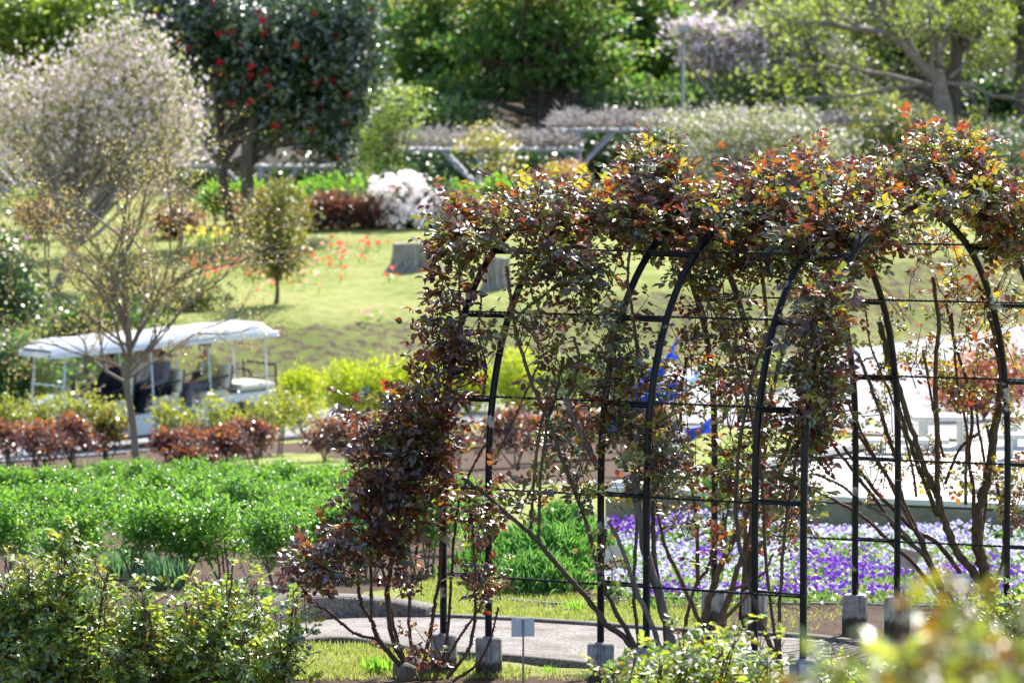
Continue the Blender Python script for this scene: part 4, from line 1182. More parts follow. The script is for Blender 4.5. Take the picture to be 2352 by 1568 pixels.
shrub_rose('wide shrub rose with glossy light green leaves, between the tall shrub and the low wall', 450, 20.4,
           [(535, 1325), (500, 1345), (565, 1360), (460, 1345), (425, 1380), (590, 1400), (385, 1370), (340, 1420), (300, 1400), (520, 1400), (470, 1420), (400, 1450), (560, 1450), (330, 1480), (280, 1470), (440, 1490), (500, 1500), (370, 1530), (300, 1540), (560, 1520), (430, 1550), (300, 1340), (330, 1375), (270, 1440), (260, 1500), (290, 1560), (600, 1450), (610, 1520)], 260, 298)
shrub_rose('narrow young shrub rose at the left end of the gravel path', 632, 20.6,
           [(672, 1385), (645, 1415), (618, 1450), (680, 1430), (640, 1480), (605, 1510)], 46, 190, sm=.008, width=20)
shrub_rose('shrub rose at the left picture edge with small dark leaves', 0, 20.9, [(10, 1345), (-20, 1380), (40, 1420), (0, 1470), (30, 1530), (-30, 1520)], 60, 160, w=(.4, .55, .05))
shrub_rose('leafy shrub rose across the bottom edge under the arch roses', 1590, 17.6,
           [(1560, 1490), (1600, 1500), (1640, 1485), (1690, 1470), (1730, 1500), (1520, 1520), (1460, 1530), (1400, 1545), (1665, 1510), (1580, 1530), (1620, 1545), (1700, 1530), (1770, 1530), (1500, 1555), (1740, 1555)], 150, 280, w=(.74, .20, .06), sm=.009, width=30, size=.085)
shrub_rose('small shrub rose at the bottom edge right of the nearest footing', 1950, 18.2, [(1890, 1535), (1930, 1530), (1980, 1540), (2020, 1550), (1950, 1560)], 50, 170, w=(.74, .20, .06), sm=.008)
shrub_rose('sharp green shrub rose at the right picture edge behind the blurred foliage', 2330, 20.4, [(2340, 1350), (2310, 1390), (2350, 1400), (2230, 1405), (2260, 1420), (2180, 1430), (2320, 1440)], 80, 190, w=(.74, .20, .06), sm=.008, width=22)
shrub_rose('very blurred yellow green shrub rose close to the camera, bottom right', 2180, 5.4,
           [(2170, 1430), (2205, 1470), (2270, 1440), (2315, 1455), (2120, 1480), (2060, 1505), (1990, 1535), (2240, 1480), (2345, 1430), (2020, 1560), (2150, 1520), (2300, 1520), (1950, 1570), (2100, 1560), (2220, 1560), (2080, 1540), (2180, 1490), (2280, 1490), (2330, 1540), (2250, 1530)], 170, 298, size=.072,
           w=(.42, .10, .48), tips=(2, 2, 2, 0), sm=.005, width=60)

# ------------------------------------------------------------------ rows of bushes behind the path
row_word = {0: 'front', 1: 'second', 2: 'third', 3: 'back'}
spots = [(0, 20, 1338), (0, 150, 1345), (0, 300, 1345), (0, 415, 1340), (0, 520, 1335), (0, 632, 1352), (0, 760, 1330), (0, 850, 1330), (0, 985, 1320),
         (1, -20, 1260), (1, 95, 1262), (1, 215, 1262), (1, 335, 1258), (1, 455, 1256), (1, 570, 1254), (1, 690, 1262), (1, 800, 1268), (1, 930, 1262), (1, 1080, 1270),
         (2, 40, 1190), (2, 150, 1188), (2, 262, 1186), (2, 380, 1186), (2, 490, 1186), (2, 600, 1188), (2, 710, 1190), (2, 830, 1200),
         (3, 220, 1138), (3, 330, 1138), (3, 430, 1140), (3, 540, 1142), (3, 650, 1142), (3, 760, 1146)]
where = {}
hints = ['with the left picture edge cutting it', 'half behind the tall shrub rose', 'behind the blue green grass', 'with a bushy dark base', 'with bare stems low down', 'with three bare trunks rising from open soil',
         'beside the purple rose', 'partly hidden by purple rose leaves', 'seen between purple rose and arch leg', 'seen through the arch leg']
for q, (row, x, y) in enumerate(spots):
    b = G(x, y); D = b[1]; k = D / F
    h = rng.uniform(.46, .56) * (1.08, 1.0, .86, .72)[row]; w = rng.uniform(.26, .34)
    c = b + [0, 0, h * .66]
    bl = [(c, np.array([w, w, h * .36]), 1.0), (c + [rng.normal(0, .1), rng.normal(0, .1), h * .18], np.array([w * .6, w * .6, h * .22]), .5)]
    h2 = rng.uniform(-.12, .3) * h; bl.append((c + [rng.uniform(-.8, .8) * w, rng.uniform(-.4, .4) * w, h2], np.array([w * .5, w * .5, h * .2]), .4))
    i_in = sum(1 for s in spots[:q] if s[0] == row)
    plant('green_bush', 'bright green leafy bush, %s from the left in the %s row' % (('first', 'second', 'third', 'fourth', 'fifth', 'sixth', 'seventh', 'eighth', 'ninth', 'tenth')[i_in], row_word[row]), 'bush', b, bl,
          [M['bright_green']], 56, 40, .040, .05, limbs=10, r0=.010, stems=5, group='bright green bushes in rows', tmpl=LEAF6, upright=.5, bark=M['twig'])

# plum and copper rose bushes
reds = [(20, 1082, 1.0), (95, 1088, 1.1), (165, 1082, 1.05), (240, 1066, .95), (395, 1080, .8), (455, 1072, .9), (520, 1080, .95), (585, 1064, .9), (440, 1110, .6), (745, 1062, .7), (800, 1066, .85),
        (1060, 1080, .9), (1180, 1070, .9), (1260, 1062, 1.0), (1345, 1060, 1.0), (1430, 1056, .95), (1500, 1040, .9), (925, 1072, .9)]
rl = ['at the left edge', 'tallest of the left group', 'left of the thin tree trunk', 'touching the thin tree trunk', 'right of the thin tree trunk', 'in the middle of the group below the cart', 'broad one below the rear of the cart', 'under the rear wheel of the cart', 'small and low before the others', 'small one on open soil', 'next to the purple climbing rose',
      'seen just right of the first arch legs', 'seen through the left bay of the arch', 'seen through the middle of the left bay', 'seen beside the second arch legs', 'seen behind the grey dead stub', 'seen below the blue streamers', 'hidden mostly by the purple rose']
for (x, y, s), l in zip(reds, rl):
    s = s * rng.uniform(.8, 1.12); b = G(x + rng.uniform(-8, 8), y + rng.uniform(-6, 4))
    h = (.66 if 300 < x < 660 else .76) * s; w = .46 * s
    c = b + [0, 0, h * .62]
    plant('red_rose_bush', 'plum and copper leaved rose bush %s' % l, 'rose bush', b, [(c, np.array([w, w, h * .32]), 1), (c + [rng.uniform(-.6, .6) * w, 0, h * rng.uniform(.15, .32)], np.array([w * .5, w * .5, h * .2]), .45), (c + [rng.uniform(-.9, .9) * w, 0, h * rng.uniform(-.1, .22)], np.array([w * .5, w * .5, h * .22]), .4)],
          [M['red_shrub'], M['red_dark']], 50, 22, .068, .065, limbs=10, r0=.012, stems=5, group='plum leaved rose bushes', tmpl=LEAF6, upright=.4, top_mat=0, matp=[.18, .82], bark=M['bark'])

# small yellow green bushes along the road
yg = [(20, 1010), (85, 1012), (165, 1010), (245, 1006), (390, 1016), (500, 1020), (590, 1008), (700, 1002), (640, 1012), (1330, 1010), (1480, 1000)]
yl = ['at the left picture edge', 'before the nose of the cart', 'under the driver', 'left of the thin tree trunk', 'right of the thin tree trunk', 'before the middle of the cart', 'before the rear wheel', 'standing clear to the right of the cart', 'just behind the cart', 'seen through the left bay of the arch', 'seen under the blue streamers']
for (x, y), l in zip(yg, yl):
    D = 58.5 + rng.uniform(-.5, .5) if x < 660 else G(x, y)[1]
    b = GP(x, D); k = D / F
    w = rng.uniform(40, 52) * k
    c = P(x + rng.uniform(-8, 8), rng.uniform(944, 962), D); h = 125 * k
    plant('rose_bush', 'small loose yellow green rose bush %s' % l, 'rose bush', b, [(c, np.array([w, w, h * .32]), 1)], [M['yellow_green']], 30, 18, .078, .10, limbs=9, r0=.016, stems=3,
          group='yellow green rose bushes by the road', tmpl=LEAF6, bark=M['bark'])
# rounded lime shrubs on the far side of the road
for (x, y, rx, ry), l, m in [((690, 960, 46, 58), 'smallest, just right of the cart', 'lime_shrub'), ((800, 962, 62, 66), 'left part of the wide pair', 'lime_shrub'), ((880, 962, 66, 68), 'right part of the wide pair', 'lime_shrub'), ((960, 955, 60, 70), 'behind the purple rose', 'lime_shrub'),
                       ((1080, 950, 60, 66), 'between the first arch legs', 'lime_shrub'), ((1190, 945, 60, 70), 'seen through the left bay', 'lime_shrub'), ((1310, 930, 64, 60), 'paler, left of the second arch legs', 'sage_shrub'), ((1430, 920, 70, 62), 'palest, right of the second arch legs', 'sage_shrub'),
                       ((1750, 900, 60, 40), 'low behind the right arch legs', 'sage_shrub')]:
    b = G(x, y); k = b[1] / F
    c = b + [0, 0, ry * k * .95]
    plant('round_shrub', 'rounded fine leaved %s shrub by the road, %s' % ('lime yellow' if m[0] == 'l' else 'grey green', l), 'shrub', b, [(c, np.array([rx * k, rx * k, ry * k]), 1)], [M[m]], 130, 22, .075, .11, limbs=10, r0=.02, stems=4, group='rounded shrubs beside the road', upright=1.2)

# ------------------------------------------------------------------ viola bed, terrace
def violas():
    base = G(1900, 1385)
    root = thing('viola_bed', 'mixed bed of white, lilac and purple violas in front of the concrete terrace wall', 'flower bed', base)
    poly = [(.65, 26.0), (1.0, 25.6), (2.2, 25.75), (4.6, 25.2), (4.8, 31.6), (3.0, 32.4), (.75, 33.2), (.55, 29)]
    a = np.array(poly); lo, hi = a.min(0), a.max(0)
    q = rng.uniform(lo, hi, (24000, 2)); q = q[in_poly(q[:, 0], q[:, 1], poly)]
    def hgt(q): return .13 + .07 * np.sin(q[:, 0] * 2.3 + 1) * np.sin(q[:, 1] * 1.7) + .02 * np.sin(q[:, 0] * 9) * np.sin(q[:, 1] * 8) + .06 * np.clip((q[:, 1] - 29) / 3, 0, 1)
    g = gz(q[:, 0], q[:, 1])
    n = len(q)
    # green leaves
    m = min(n, 11000)
    d = rand_dir(m); d[:, 2] = np.abs(d[:, 2]) + .2
    MB().stamp(LEAF4, np.c_[q[:m], g[:m] + hgt(q[:m]) * rng.uniform(.1, .85, m)], nrm(d), nrm(rand_dir(m) + [0, 0, 1]), .045 * rng.uniform(.7, 1.3, m), 0).build('leaves', [M['viola_leaf']], root)['kind'] = 'stuff'
    # flowers
    f = q[rng.permutation(n)]
    clump = np.sin(f[:, 0] * 5.1 + 2 * np.sin(f[:, 1] * 1.3)) * np.sin(f[:, 1] * 3.3 + 1.5 * np.sin(f[:, 0] * 2.2))
    f = f[rng.random(len(f)) < np.clip(.75 + .6 * clump, .12, 1)][:9000]; k = len(f)
    ppx = CX + f[:, 0] / f[:, 1] * F
    ppy = 250 + F * (HC - gz(f[:, 0], f[:, 1]) - .15) / f[:, 1]
    mix = np.where(rng.random(k) < .70, 0, 1)
    pur = np.zeros(k)
    for cx, cy, rx, ry in ((1480, 1215, 100, 26), (1940, 1305, 130, 55), (1760, 1335, 110, 30), (2050, 1330, 70, 36), (1560, 1340, 90, 28), (2260, 1310, 100, 50), (1660, 1270, 70, 24)):
        pur = np.maximum(pur, np.exp(-(((ppx - cx) / rx) ** 2 + ((ppy - cy) / ry) ** 2)))
    mix = np.where(rng.random(k) < np.where(pur > .45, .88, pur * .25), 2, mix)
    mix = np.where((rng.random(k) < .04), 2, mix)
    pos = np.c_[f, gz(f[:, 0], f[:, 1]) + hgt(f) * rng.uniform(.85, 1.12, k)]
    # five petals
    pet = []; fc = []; nn = 0
    for i in range(5):
        a0 = R(90 + 72 * i); a1 = a0 - R(34); a2 = a0 + R(34)
        r_ = 1 if i else .9
        pet += [(0, 0, 0), (.55 * math.cos(a1), .55 * math.sin(a1), .1), (r_ * math.cos(a0), r_ * math.sin(a0), .05), (.55 * math.cos(a2), .55 * math.sin(a2), .1)]
        fc.append((nn, nn + 1, nn + 2, nn + 3)); nn += 4
    tm = (np.array(pet), [np.array(fc)])
    # template lies in XY and faces +Z; let it face the light and outwards
    face = nrm(rand_dir(k) * .55 + [.05, -.6, .7])
    axis = nrm(np.cross(face, rand_dir(k)))
    mats = [M['viola_white'], M['viola_lilac'], M['viola_purple']]
    order = np.argsort(pos[:, 1]); u = ppx[order]
    order = order[(u > 1380) & (u < 2352)]
    single = order[:290]
    FRM = frames(axis, face)
    me = [MB().stamp(tm, [(0, 0, 0)], [(0, 1, 0)], [(0, 0, 1)], 1.0).mesh('flower', mt) for mt in mats]
    b0 = np.array(wloc(root))
    sc = .0175 * rng.uniform(.8, 1.25, k)
    for i in single:
        o = bpy.data.objects.new('flower', me[mix[i]]); COL.objects.link(o); o.parent = root
        o.matrix_local = Matrix.LocRotScale(Vector(pos[i] - b0), Matrix(FRM[i].tolist()).to_quaternion(), Vector((sc[i],) * 3))
    rest = np.ones(k, bool); rest[single] = False
    MB().stamp(tm, pos[rest], axis[rest], face[rest], sc[rest], mix[rest]).build('flower_mass', mats, root)['kind'] = 'stuff'
violas()

ZT = -.02
def terrace():
    a = P(1395, 1146, 33.4)[:2]; b = P(2560, 1196, 31.6)[:2]; c = P(2560, 1010, 39.3)[:2]; d = P(1975, 1020, 38.0)[:2]
    a, b, c, d = [np.array(v) for v in (a, b, c, d)]
    root = thing('terrace', 'raised pale paved terrace with a two course concrete wall behind the violas', 'terrace', (*a, -.5))
    v = np.array([(*p, z) for p in (a, b, c, d) for z in (-1.6, ZT)])
    inn = lambda p: p + ((a + b + c + d) / 4 - p) * .02
    v = np.array([(*inn(p), z) for p in (a, b, c, d) for z in (-1.6, ZT - .02)])
    MB().add(v, [(1, 3, 5, 7), (0, 1, 7, 6), (6, 7, 5, 4), (4, 5, 3, 2)], 0, True).build('paving', M['stone_white'], root)
    dirs = nrm(b - a); nb = np.array([-dirs[1], dirs[0]])
    rot = np.array([[dirs[0], -dirs[1], 0], [dirs[1], dirs[0], 0], [0, 0, 1]])
    L = np.linalg.norm(b - a)
    for k in range(4):
        seg = L / 4
        cc = a + dirs * (seg * (k + .5))
        MB().bbox((*cc, ZT - .135), (seg - .008, .12, .21), .006, 0, rot).build('wall_panel', M['wall'], root)
        MB().bbox((*cc, ZT - .42), (seg - .008, .12, .31), .006, 0, rot).build('wall_panel', M['wall'], root)
        MB().bbox((*(cc + nb * .10), ZT + .01), (seg - .01, .34, .05), .008, 0, rot).build('coping_slab', M['wall_cap'], root)
    d2 = nrm(d - a); rot2 = np.array([[d2[0], -d2[1], 0], [d2[1], d2[0], 0], [0, 0, 1]]); L2 = np.linalg.norm(d - a)
    for k in range(3):
        cc = a + d2 * (L2 / 3 * (k + .5)) + np.array([d2[1], -d2[0]]) * .16
        MB().bbox((*cc, ZT + .04), (L2 / 3 - .01, .3, .06), .008, 0, rot2).build('coping_slab', M['wall_cap'], root)
    # grey deck boards let into the front right part
    for k in range(9):
        cc = P(2330, 1151 - k * 3.4, 33.15 + k * .14); 
        MB().bbox((cc[0] + .1, cc[1], ZT + .006), (1.0, .115, .03), .004, 0, rot).build('deck_board', M['wood_deck'], root)
terrace()

def bench(label, px, py, D, w, depth, h, cat='bench', table=False):
    c = P(px, py, D); z = c[2]
    root = thing('picnic_table' if table else 'bench', label, cat, (c[0], D, z - h), 'pale tables and benches on the terrace')
    n = 4 if depth > .5 else 2
    for k in range(n):
        MB().bbox((c[0], D + (k - (n - 1) / 2) * depth / n, z), (w, depth / n - .012, .045), .006).build('top_board', M['pale_bench'], root)
    for sx in (-1, 1):
        for sy in (-1, 1):
            MB().bbox((c[0] + sx * (w / 2 - .12), D + sy * (depth / 2 - .06), z - h / 2 - .02), (.05, .05, h), .005).build('leg', M['pale_bench'], root)
    for sx in (-1, 1):
        MB().bbox((c[0] + sx * (w / 2 - .12), D, z - h * .55), (.04, depth - .14, .05), .005).build('rail', M['pale_bench'], root)
bench('pale bench nearest the blank end of the terrace, low and long', 2085, 1012, 37.2, .78, .34, .40)
bench('pale table seen between the right arch leg and the mossy trunk', 2165, 958, 37.9, .62, .5, .66, 'table', True)
bench('pale table at the right picture edge behind the last arch leg', 2370, 958, 38.0, .62, .5, .66, 'table', True)
bench('pale bench at the right picture edge, nearest the deck boards', 2385, 1000, 36.6, .80, .36, .42)

# ------------------------------------------------------------------ tall plants between
plant('leafy_bush', 'fresh green leafy bush beside the corner of the white terrace', 'bush', GP(1665, 31.0), [pxblob(1665, 1110, 55, 65, 31), pxblob(1690, 1060, 40, 40, 31)], [M['bright_green'], M['spring_leaf']], 70, 10, .06, .05, limbs=8, r0=.01, stems=4, tmpl=LEAF6)
plant('copper_maple', 'low copper red maple in front of the road, behind the thick rose trunk', 'maple', GP(2265, 58), [pxblob(2240, 880, 100, 60, 58), pxblob(2310, 860, 90, 70, 58), pxblob(2200, 900, 60, 50, 58)], [M['jp_maple']], 130, 24, .085, .14, limbs=14, r0=.03, bark=M['bark'])
plant('green_bush', 'grey green bush standing in the lawn, seen through the right bay of the arch', 'bush', GP(2120, 93), [pxblob(2110, 660, 60, 40, 93)], [M['dark_shrub']], 50, 20, .16, .2, limbs=6, r0=.03, stems=3)

# blue streamers tied among the shrubs
def streamer(label, pts, D, r, mats, k=1.0):
    w = smooth([P(a, b, D + q * .12) for q, (a, b) in enumerate(pts)], 6)
    root = thing('cloth_streamer', label, 'streamer', w[0], 'blue cloth streamers')
    n = len(w); t = np.linspace(0, 1, n)
    rr = r * (.55 + .9 * np.sin(np.clip(t, .06, .94) * math.pi) ** .7)
    m = MB().tube(w[: n * 2 // 3], rr[: n * 2 // 3], 10); m.build('body', mats[0], root)
    MB().tube(w[n * 2 // 3 - 1:], rr[n * 2 // 3 - 1:], 10).build('tail', mats[1], root)
    e = w[-1]; d = nrm(w[-1] - w[-3])
    up = np.array([0, 0, 1.0])
    MB().add([e - up * r * .8, e + d * r * 3 + up * r * 1.6, e + d * r * 1.6, e + d * r * 3.2 - up * r * 1.8, e + up * r * .8, e + [0, .02, 0]], [(0, 2, 1, 4), (0, 3, 2, 4)]).build('fin', mats[1], root)
bw = [M['blue_white'], M['blue_cloth']]
streamer('blue and white scaled cloth streamer, lowest, hanging before the soil bed behind the arch', [(1512, 1055), (1535, 1020), (1575, 1000), (1612, 985)], 44, .07, bw)
streamer('plain blue cloth streamer curving up beside the second arch leg', [(1400, 985), (1450, 940), (1490, 880), (1530, 830)], 46, .085, [M['blue_cloth'], M['blue_cloth']])
streamer('blue and white streamer with an open round mouth, right of the second arch leg', [(1470, 935), (1520, 905), (1560, 890), (1592, 872)], 46.5, .09, [M['blue_cloth'], M['blue_white']])
streamer('blue streamer at the right picture edge behind the copper maple', [(2320, 910), (2340, 880), (2365, 850)], 59, .15, [M['blue_cloth'], M['blue_white']])

# ------------------------------------------------------------------ thin bare tree
def grow(mb, tips, p, d, L, r, lev, maxlev, kids, spread, up, sides=6, seg=5, wob=.12):
    path = [p]; dd = d.copy()
    for _ in range(seg):
        dd = nrm(dd + rng.normal(0, wob, 3) + np.array([0, 0, up]))
        path.append(path[-1] + dd * L / seg)
    path = np.array(path)
    mb.tube(path, np.linspace(r, r * .55, len(path)), max(3, sides - lev), cap=False)
    if lev >= maxlev - 1:
        tips += [(q, dd) for q in path[1:]]
    if lev < maxlev:
        n = kids[lev]
        for k in range(n):
            j = min(seg, 1 + int(rng.uniform(.25, 1.0) * seg))
            if k == 0: j = seg
            side = nrm(np.cross(dd, rand_dir(1)[0]))
            nd = nrm(dd * math.cos(spread) + side * math.sin(spread) * rng.uniform(.7, 1.2))
            grow(mb, tips, path[j], nd, L * rng.uniform(.55, .8), r * .55 * (1 if k else 1.2), lev + 1, maxlev, kids, spread, up, sides, seg, wob)

def bare_tree(name, label, cat, base, trunk_pts, starts, r0, L, maxlev, kids, spread, up, mats, matp, per, leaf, sigma, bark, group=None, flat=None):
    root = thing(name, label, cat, base, group)
    mb = MB(); tips = []
    tp = smooth(trunk_pts, 6)
    mb.tube(tp, np.linspace(r0, r0 * .6, len(tp)), 9)
    for q, d, l, r in starts:
        grow(mb, tips, np.asarray(q, float), nrm(d), l, r, 1, maxlev, kids, spread, up)
    mb.build('trunk', bark, root)
    T = np.array([t[0] for t in tips]); n = len(T) * per
    pos = np.repeat(T, per, 0) + rng.normal(0, sigma, (n, 3))
    mm = rng.choice(len(mats), n, p=matp)
    MB().stamp(LEAF4, pos, nrm(rand_dir(n) + [0, 0, .3]), nrm(rand_dir(n) + [0, 0, .6]), leaf * rng.uniform(.6, 1.4, n), mm).build('crown', mats, root)['kind'] = 'stuff'
    return root
D = 50.0
tb = GP(312, D)
tr_pts = [tb - [0, 0, .05], P(306, 980, D), P(292, 880, D), P(300, 800, D)]
st = []
for a, b, r in [((300, 820), (285, 640), .055), ((298, 830), (190, 700), .045), ((296, 860), (400, 700), .035), ((300, 800), (330, 560), .05), ((300, 790), (240, 560), .045), ((300, 800), (410, 600), .035),
                ((292, 880), (130, 790), .04), ((300, 800), (150, 560), .04), ((300, 780), (300, 480), .04), ((294, 870), (470, 760), .028), ((300, 800), (80, 620), .03), ((300, 800), (420, 480), .03), ((294, 850), (60, 760), .028), ((298, 840), (440, 640), .028)]:
    q = P(*a, D); e = P(*b, D + rng.uniform(-.6, .6)); v = e - q
    st.append((q, v + [0, rng.normal(0, .3), 0], np.linalg.norm(v) * .85, r))
bare_tree('young_tree', 'thin young tree with bare forked trunk and tiny yellow buds before the white cart', 'tree', tb, tr_pts, [(a_, b_, c_, d_ * .66) for a_, b_, c_, d_ in st], .055, 1, 4, [0, 4, 4, 3], R(38), .035, [M['bud_yellow']], [1.0], 2, .034, .06, M['twig'])

# ------------------------------------------------------------------ passenger cart
CART_C = np.array([px_x(352, 66.4), 66.4, 0]); CART_C[2] = float(gz(CART_C[0], CART_C[1])) + .03
ang = math.atan2(-.56, -.83)
cart = thing('passenger_cart', 'long white open passenger cart with a white roof carrying four people on the road', 'passenger cart', CART_C, rot=(0, 0, 0))
cart.rotation_mode = 'QUATERNION'
cart.rotation_quaternion = (Matrix.Rotation(ang, 3, 'Z') @ Matrix.Rotation(R(3.2), 3, 'Y')).to_quaternion()
def cb(name, mb, m, parent=None): return mb.build(name, m, parent or cart, local=True)
W2 = .60
# lower body: side panels with rounded ends, drawn as a profile and given its width
def extrude_profile(mb, prof, y0, y1, mat=0, taper=0):
    p = np.array(prof, float); n = len(p)
    a = np.c_[p[:, 0], np.full(n, y0), p[:, 1]]; b = np.c_[p[:, 0], np.full(n, y1), p[:, 1]]
    k = np.arange(n); k2 = (k + 1) % n
    mb.add(np.vstack([a, b]), np.stack([k, k2, k2 + n, k + n], -1), mat, True)
    mb.add(a, [list(range(n))[::-1]], mat, True); mb.add(b, [list(range(n))], mat, True)
    return mb
mb = MB()
extrude_profile(mb, [(-2.15, .30), (-1.78, .30), (-1.70, .58), (-1.45, .66), (-1.2, .58), (-1.12, .28), (-.55, .25), (-.5, .60), (-.3, .62), (-.2, .25), (.95, .22), (1.0, .34), (1.02, .52), (.85, .60), (-.1, .62), (-.9, .64), (-1.1, .78), (-2.1, .78), (-2.22, .6)], -W2, W2)
cb('body', mb, M['cart_white'])
mb = MB()
extrude_profile(mb, [(1.62, .30), (2.05, .34), (2.22, .48), (2.24, .66), (2.12, .84), (1.80, .98), (1.60, 1.0), (1.50, .95), (1.46, .62), (1.38, .36)], -W2 * .96, W2 * .96)
cw = cb('front_cowl', mb, M['cart_white'])
for s in (-1, 1):
    hb = MB().lathe([(0, 0), (.075, 0), (.085, .02), (.06, .04), (0, .045)], (2.20, s * .40, .62), 14, axis='x')
    cb('headlight', hb, M['grey_steel'], cw)
cb('floor', MB().bbox((.1, 0, .27), (3.2, W2 * 2 - .04, .05), .01), M['dark_trim'])
for s in (-1, 1):
    cb('running_board', MB().bbox((-.1, s * (W2 + .035), .235), (2.5, .11, .05), .012), M['dark_trim'])
for x in (1.45, -1.45):
    for s in (-1, 1):
        ty = MB(); th = np.linspace(0, 2 * math.pi, 21)
        ty.tube(np.c_[x + .20 * np.cos(th), np.full(21, s * .53), .26 + .20 * np.sin(th)], .068, 8, ref=(0, 1, 0))
        t_ = cb('wheel', ty, M['tyre'])
        cb('rim', MB().lathe([(0, -.05), (.13, -.05), (.15, -.02), (.15, .03), (.09, .05), (0, .055)], (x, s * .55, .26), 16, axis='y'), M['grey_steel'], t_)
# roof: shallow crowned shell with a turned down rim
def roof():
    xs = np.linspace(-2.22, 2.16, 30); ys = np.linspace(-1, 1, 15)
    X = np.repeat(xs[:, None], 15, 1)
    inset = np.clip((np.abs(X) - 2.02) / .2, 0, 1) * .10
    Y = ys[None, :] * (.68 - inset)
    ed = np.clip(1 - np.abs(ys[None, :]), 0, 1); ex = np.clip(1 - np.abs(X) / 2.2, 0, 1)
    Z = 1.80 + .17 * (1 - (1 - np.clip(ed * 3.2, 0, 1)) ** 2) * (1 - (1 - np.clip(ex * 7.5, 0, 1)) ** 2) + .012 * np.sin(X * 9) * (ed > .1)
    n, k = X.shape
    i = np.arange(n - 1)[:, None] * k; j = np.arange(k - 1)[None, :]
    fa = np.stack([i + j, i + k + j, i + k + j + 1, i + j + 1], -1).reshape(-1, 4)
    mb = MB().add(np.stack([X, Y, Z], -1).reshape(-1, 3), fa)
    mb.add(np.stack([X, Y * .99, np.where(ed > .02, 1.79, 1.775) + 0 * X], -1).reshape(-1, 3), fa[:, ::-1])
    # deep turned down edge, rounded at the bottom
    lp_ = [(x, -(.68 - max(0, (abs(x) - 2.02) / .2) * .1)) for x in xs] + [(x, (.68 - max(0, (abs(x) - 2.02) / .2) * .1)) for x in xs[::-1]]
    lp_ = np.array(lp_); m_ = len(lp_); kk = np.arange(m_); k2 = (kk + 1) % m_
    rings = [np.c_[lp_ * sc_, np.full(m_, z_)] for sc_, z_ in ((1.0, 1.815), (1.018, 1.79), (1.014, 1.745), (1.028, 1.722), (1.0, 1.716), (.985, 1.76))]
    for a_r in range(5):
        mb.add(np.vstack([rings[a_r], rings[a_r + 1]]), np.stack([kk, k2, k2 + m_, kk + m_], -1))
    r = cb('roof', mb, M['cart_white'])
    cb('roof_lamp', MB().bbox((2.14, .50, 1.74), (.12, .12, .09), .02), M['dark_trim'], r)
    return r
roof()
for x, lean_ in ((2.0, .35), (.28, 0), (-.85, 0), (-1.98, 0)):
    for s in (-1, 1):
        if x > 1.5:
            cb('roof_post', MB().tube([(1.62, s * .57, .98), (2.0, s * .57, 1.80)][::1] if False else [(2.02, s * .57, .92), (1.90, s * .57, 1.80)], .022, 8), M['cart_white'])
        else:
            cb('roof_post', MB().tube([(x, s * .57, .62), (x, s * .57, 1.80)], .018, 8), M['cart_white'])
gl_m, nt, out = new_mat('windscreen_glass')
gb = nt.nodes.new('ShaderNodeBsdfGlossy'); gb.inputs['Roughness'].default_value = .03
tp_ = nt.nodes.new('ShaderNodeBsdfTransparent'); tp_.inputs[0].default_value = (.86, .92, .88, 1)
mxs = nt.nodes.new('ShaderNodeMixShader'); mxs.inputs[0].default_value = .07
nt.links.new(tp_.outputs[0], mxs.inputs[1]); nt.links.new(gb.outputs[0], mxs.inputs[2]); nt.links.new(mxs.outputs[0], out.inputs[0])
M['glass'] = gl_m
ws = cb('windscreen', MB().add([(2.02, -.55, .95), (2.02, .55, .95), (1.905, .55, 1.77), (1.905, -.55, 1.77), (2.026, -.55, .95), (2.026, .55, .95), (1.911, .55, 1.77), (1.911, -.55, 1.77)], [(0, 1, 2, 3), (7, 6, 5, 4), (0, 4, 5, 1), (2, 6, 7, 3), (0, 3, 7, 4), (1, 5, 6, 2)], 0, True), M['glass'])
for z, x in ((.95, 2.022), (1.22, 1.982), (1.77, 1.908)):
    cb('frame_bar', MB().tube([(x, -.57, z), (x, .57, z)], .014, 6), M['cart_white'], ws)
def seat(x, facing=1):
    r = cb('seat', MB().bbox((x, 0, .80), (.50, 1.10, .14), .045), M['cart_cream'])
    cb('seat_base', MB().bbox((x, 0, .67), (.44, 1.08, .13), .01), M['cart_white'])
    rot = np.array(Matrix.Rotation(R(-10 * facing), 3, 'Y'))
    bk = cb('backrest', MB().bbox((x - .27 * facing, 0, 1.10), (.10, 1.10, .42), .04, 0, rot), M['cart_cream'])
    cb('back_cover', MB().bbox((x - .335 * facing, 0, 1.09), (.04, 1.06, .40), .015, 0, rot), M['navy'], bk)
    for s in (-1, 1):
        cb('armrest', MB().tube(smooth([(x - .25 * facing, s * .56, 1.12), (x - .05 * facing, s * .57, 1.08), (x + .14 * facing, s * .57, 1.02), (x + .18 * facing, s * .56, .86)], 4), .018, 6), M['dark_trim'])
for x in (.95, -.02, -.98): seat(x)
cb('rear_cushion', MB().bbox((-1.80, 0, .86), (.74, 1.12, .12), .04), M['cart_cream'])
rr_ = MB()
for s in (-1, 1):
    rr_.tube(smooth([(-1.35, s * .56, 1.20), (-1.6, s * .57, 1.18), (-1.72, s * .57, 1.05), (-2.18, s * .56, 1.03)], 5), .016, 6)
    rr_.tube([(-2.18, s * .56, .78), (-2.18, s * .56, 1.24)], .02, 6)
rr_.tube([(-2.18, -.56, 1.22), (-2.18, .56, 1.22)], .02, 6)
cb('rear_rail', rr_, M['dark_trim'])
th = np.linspace(0, 2 * math.pi, 19)
sw_c = np.array([1.42, .27, 1.08]); a_ = np.array([0, 1, 0]); b_ = nrm(np.array([-.45, 0, .9]))
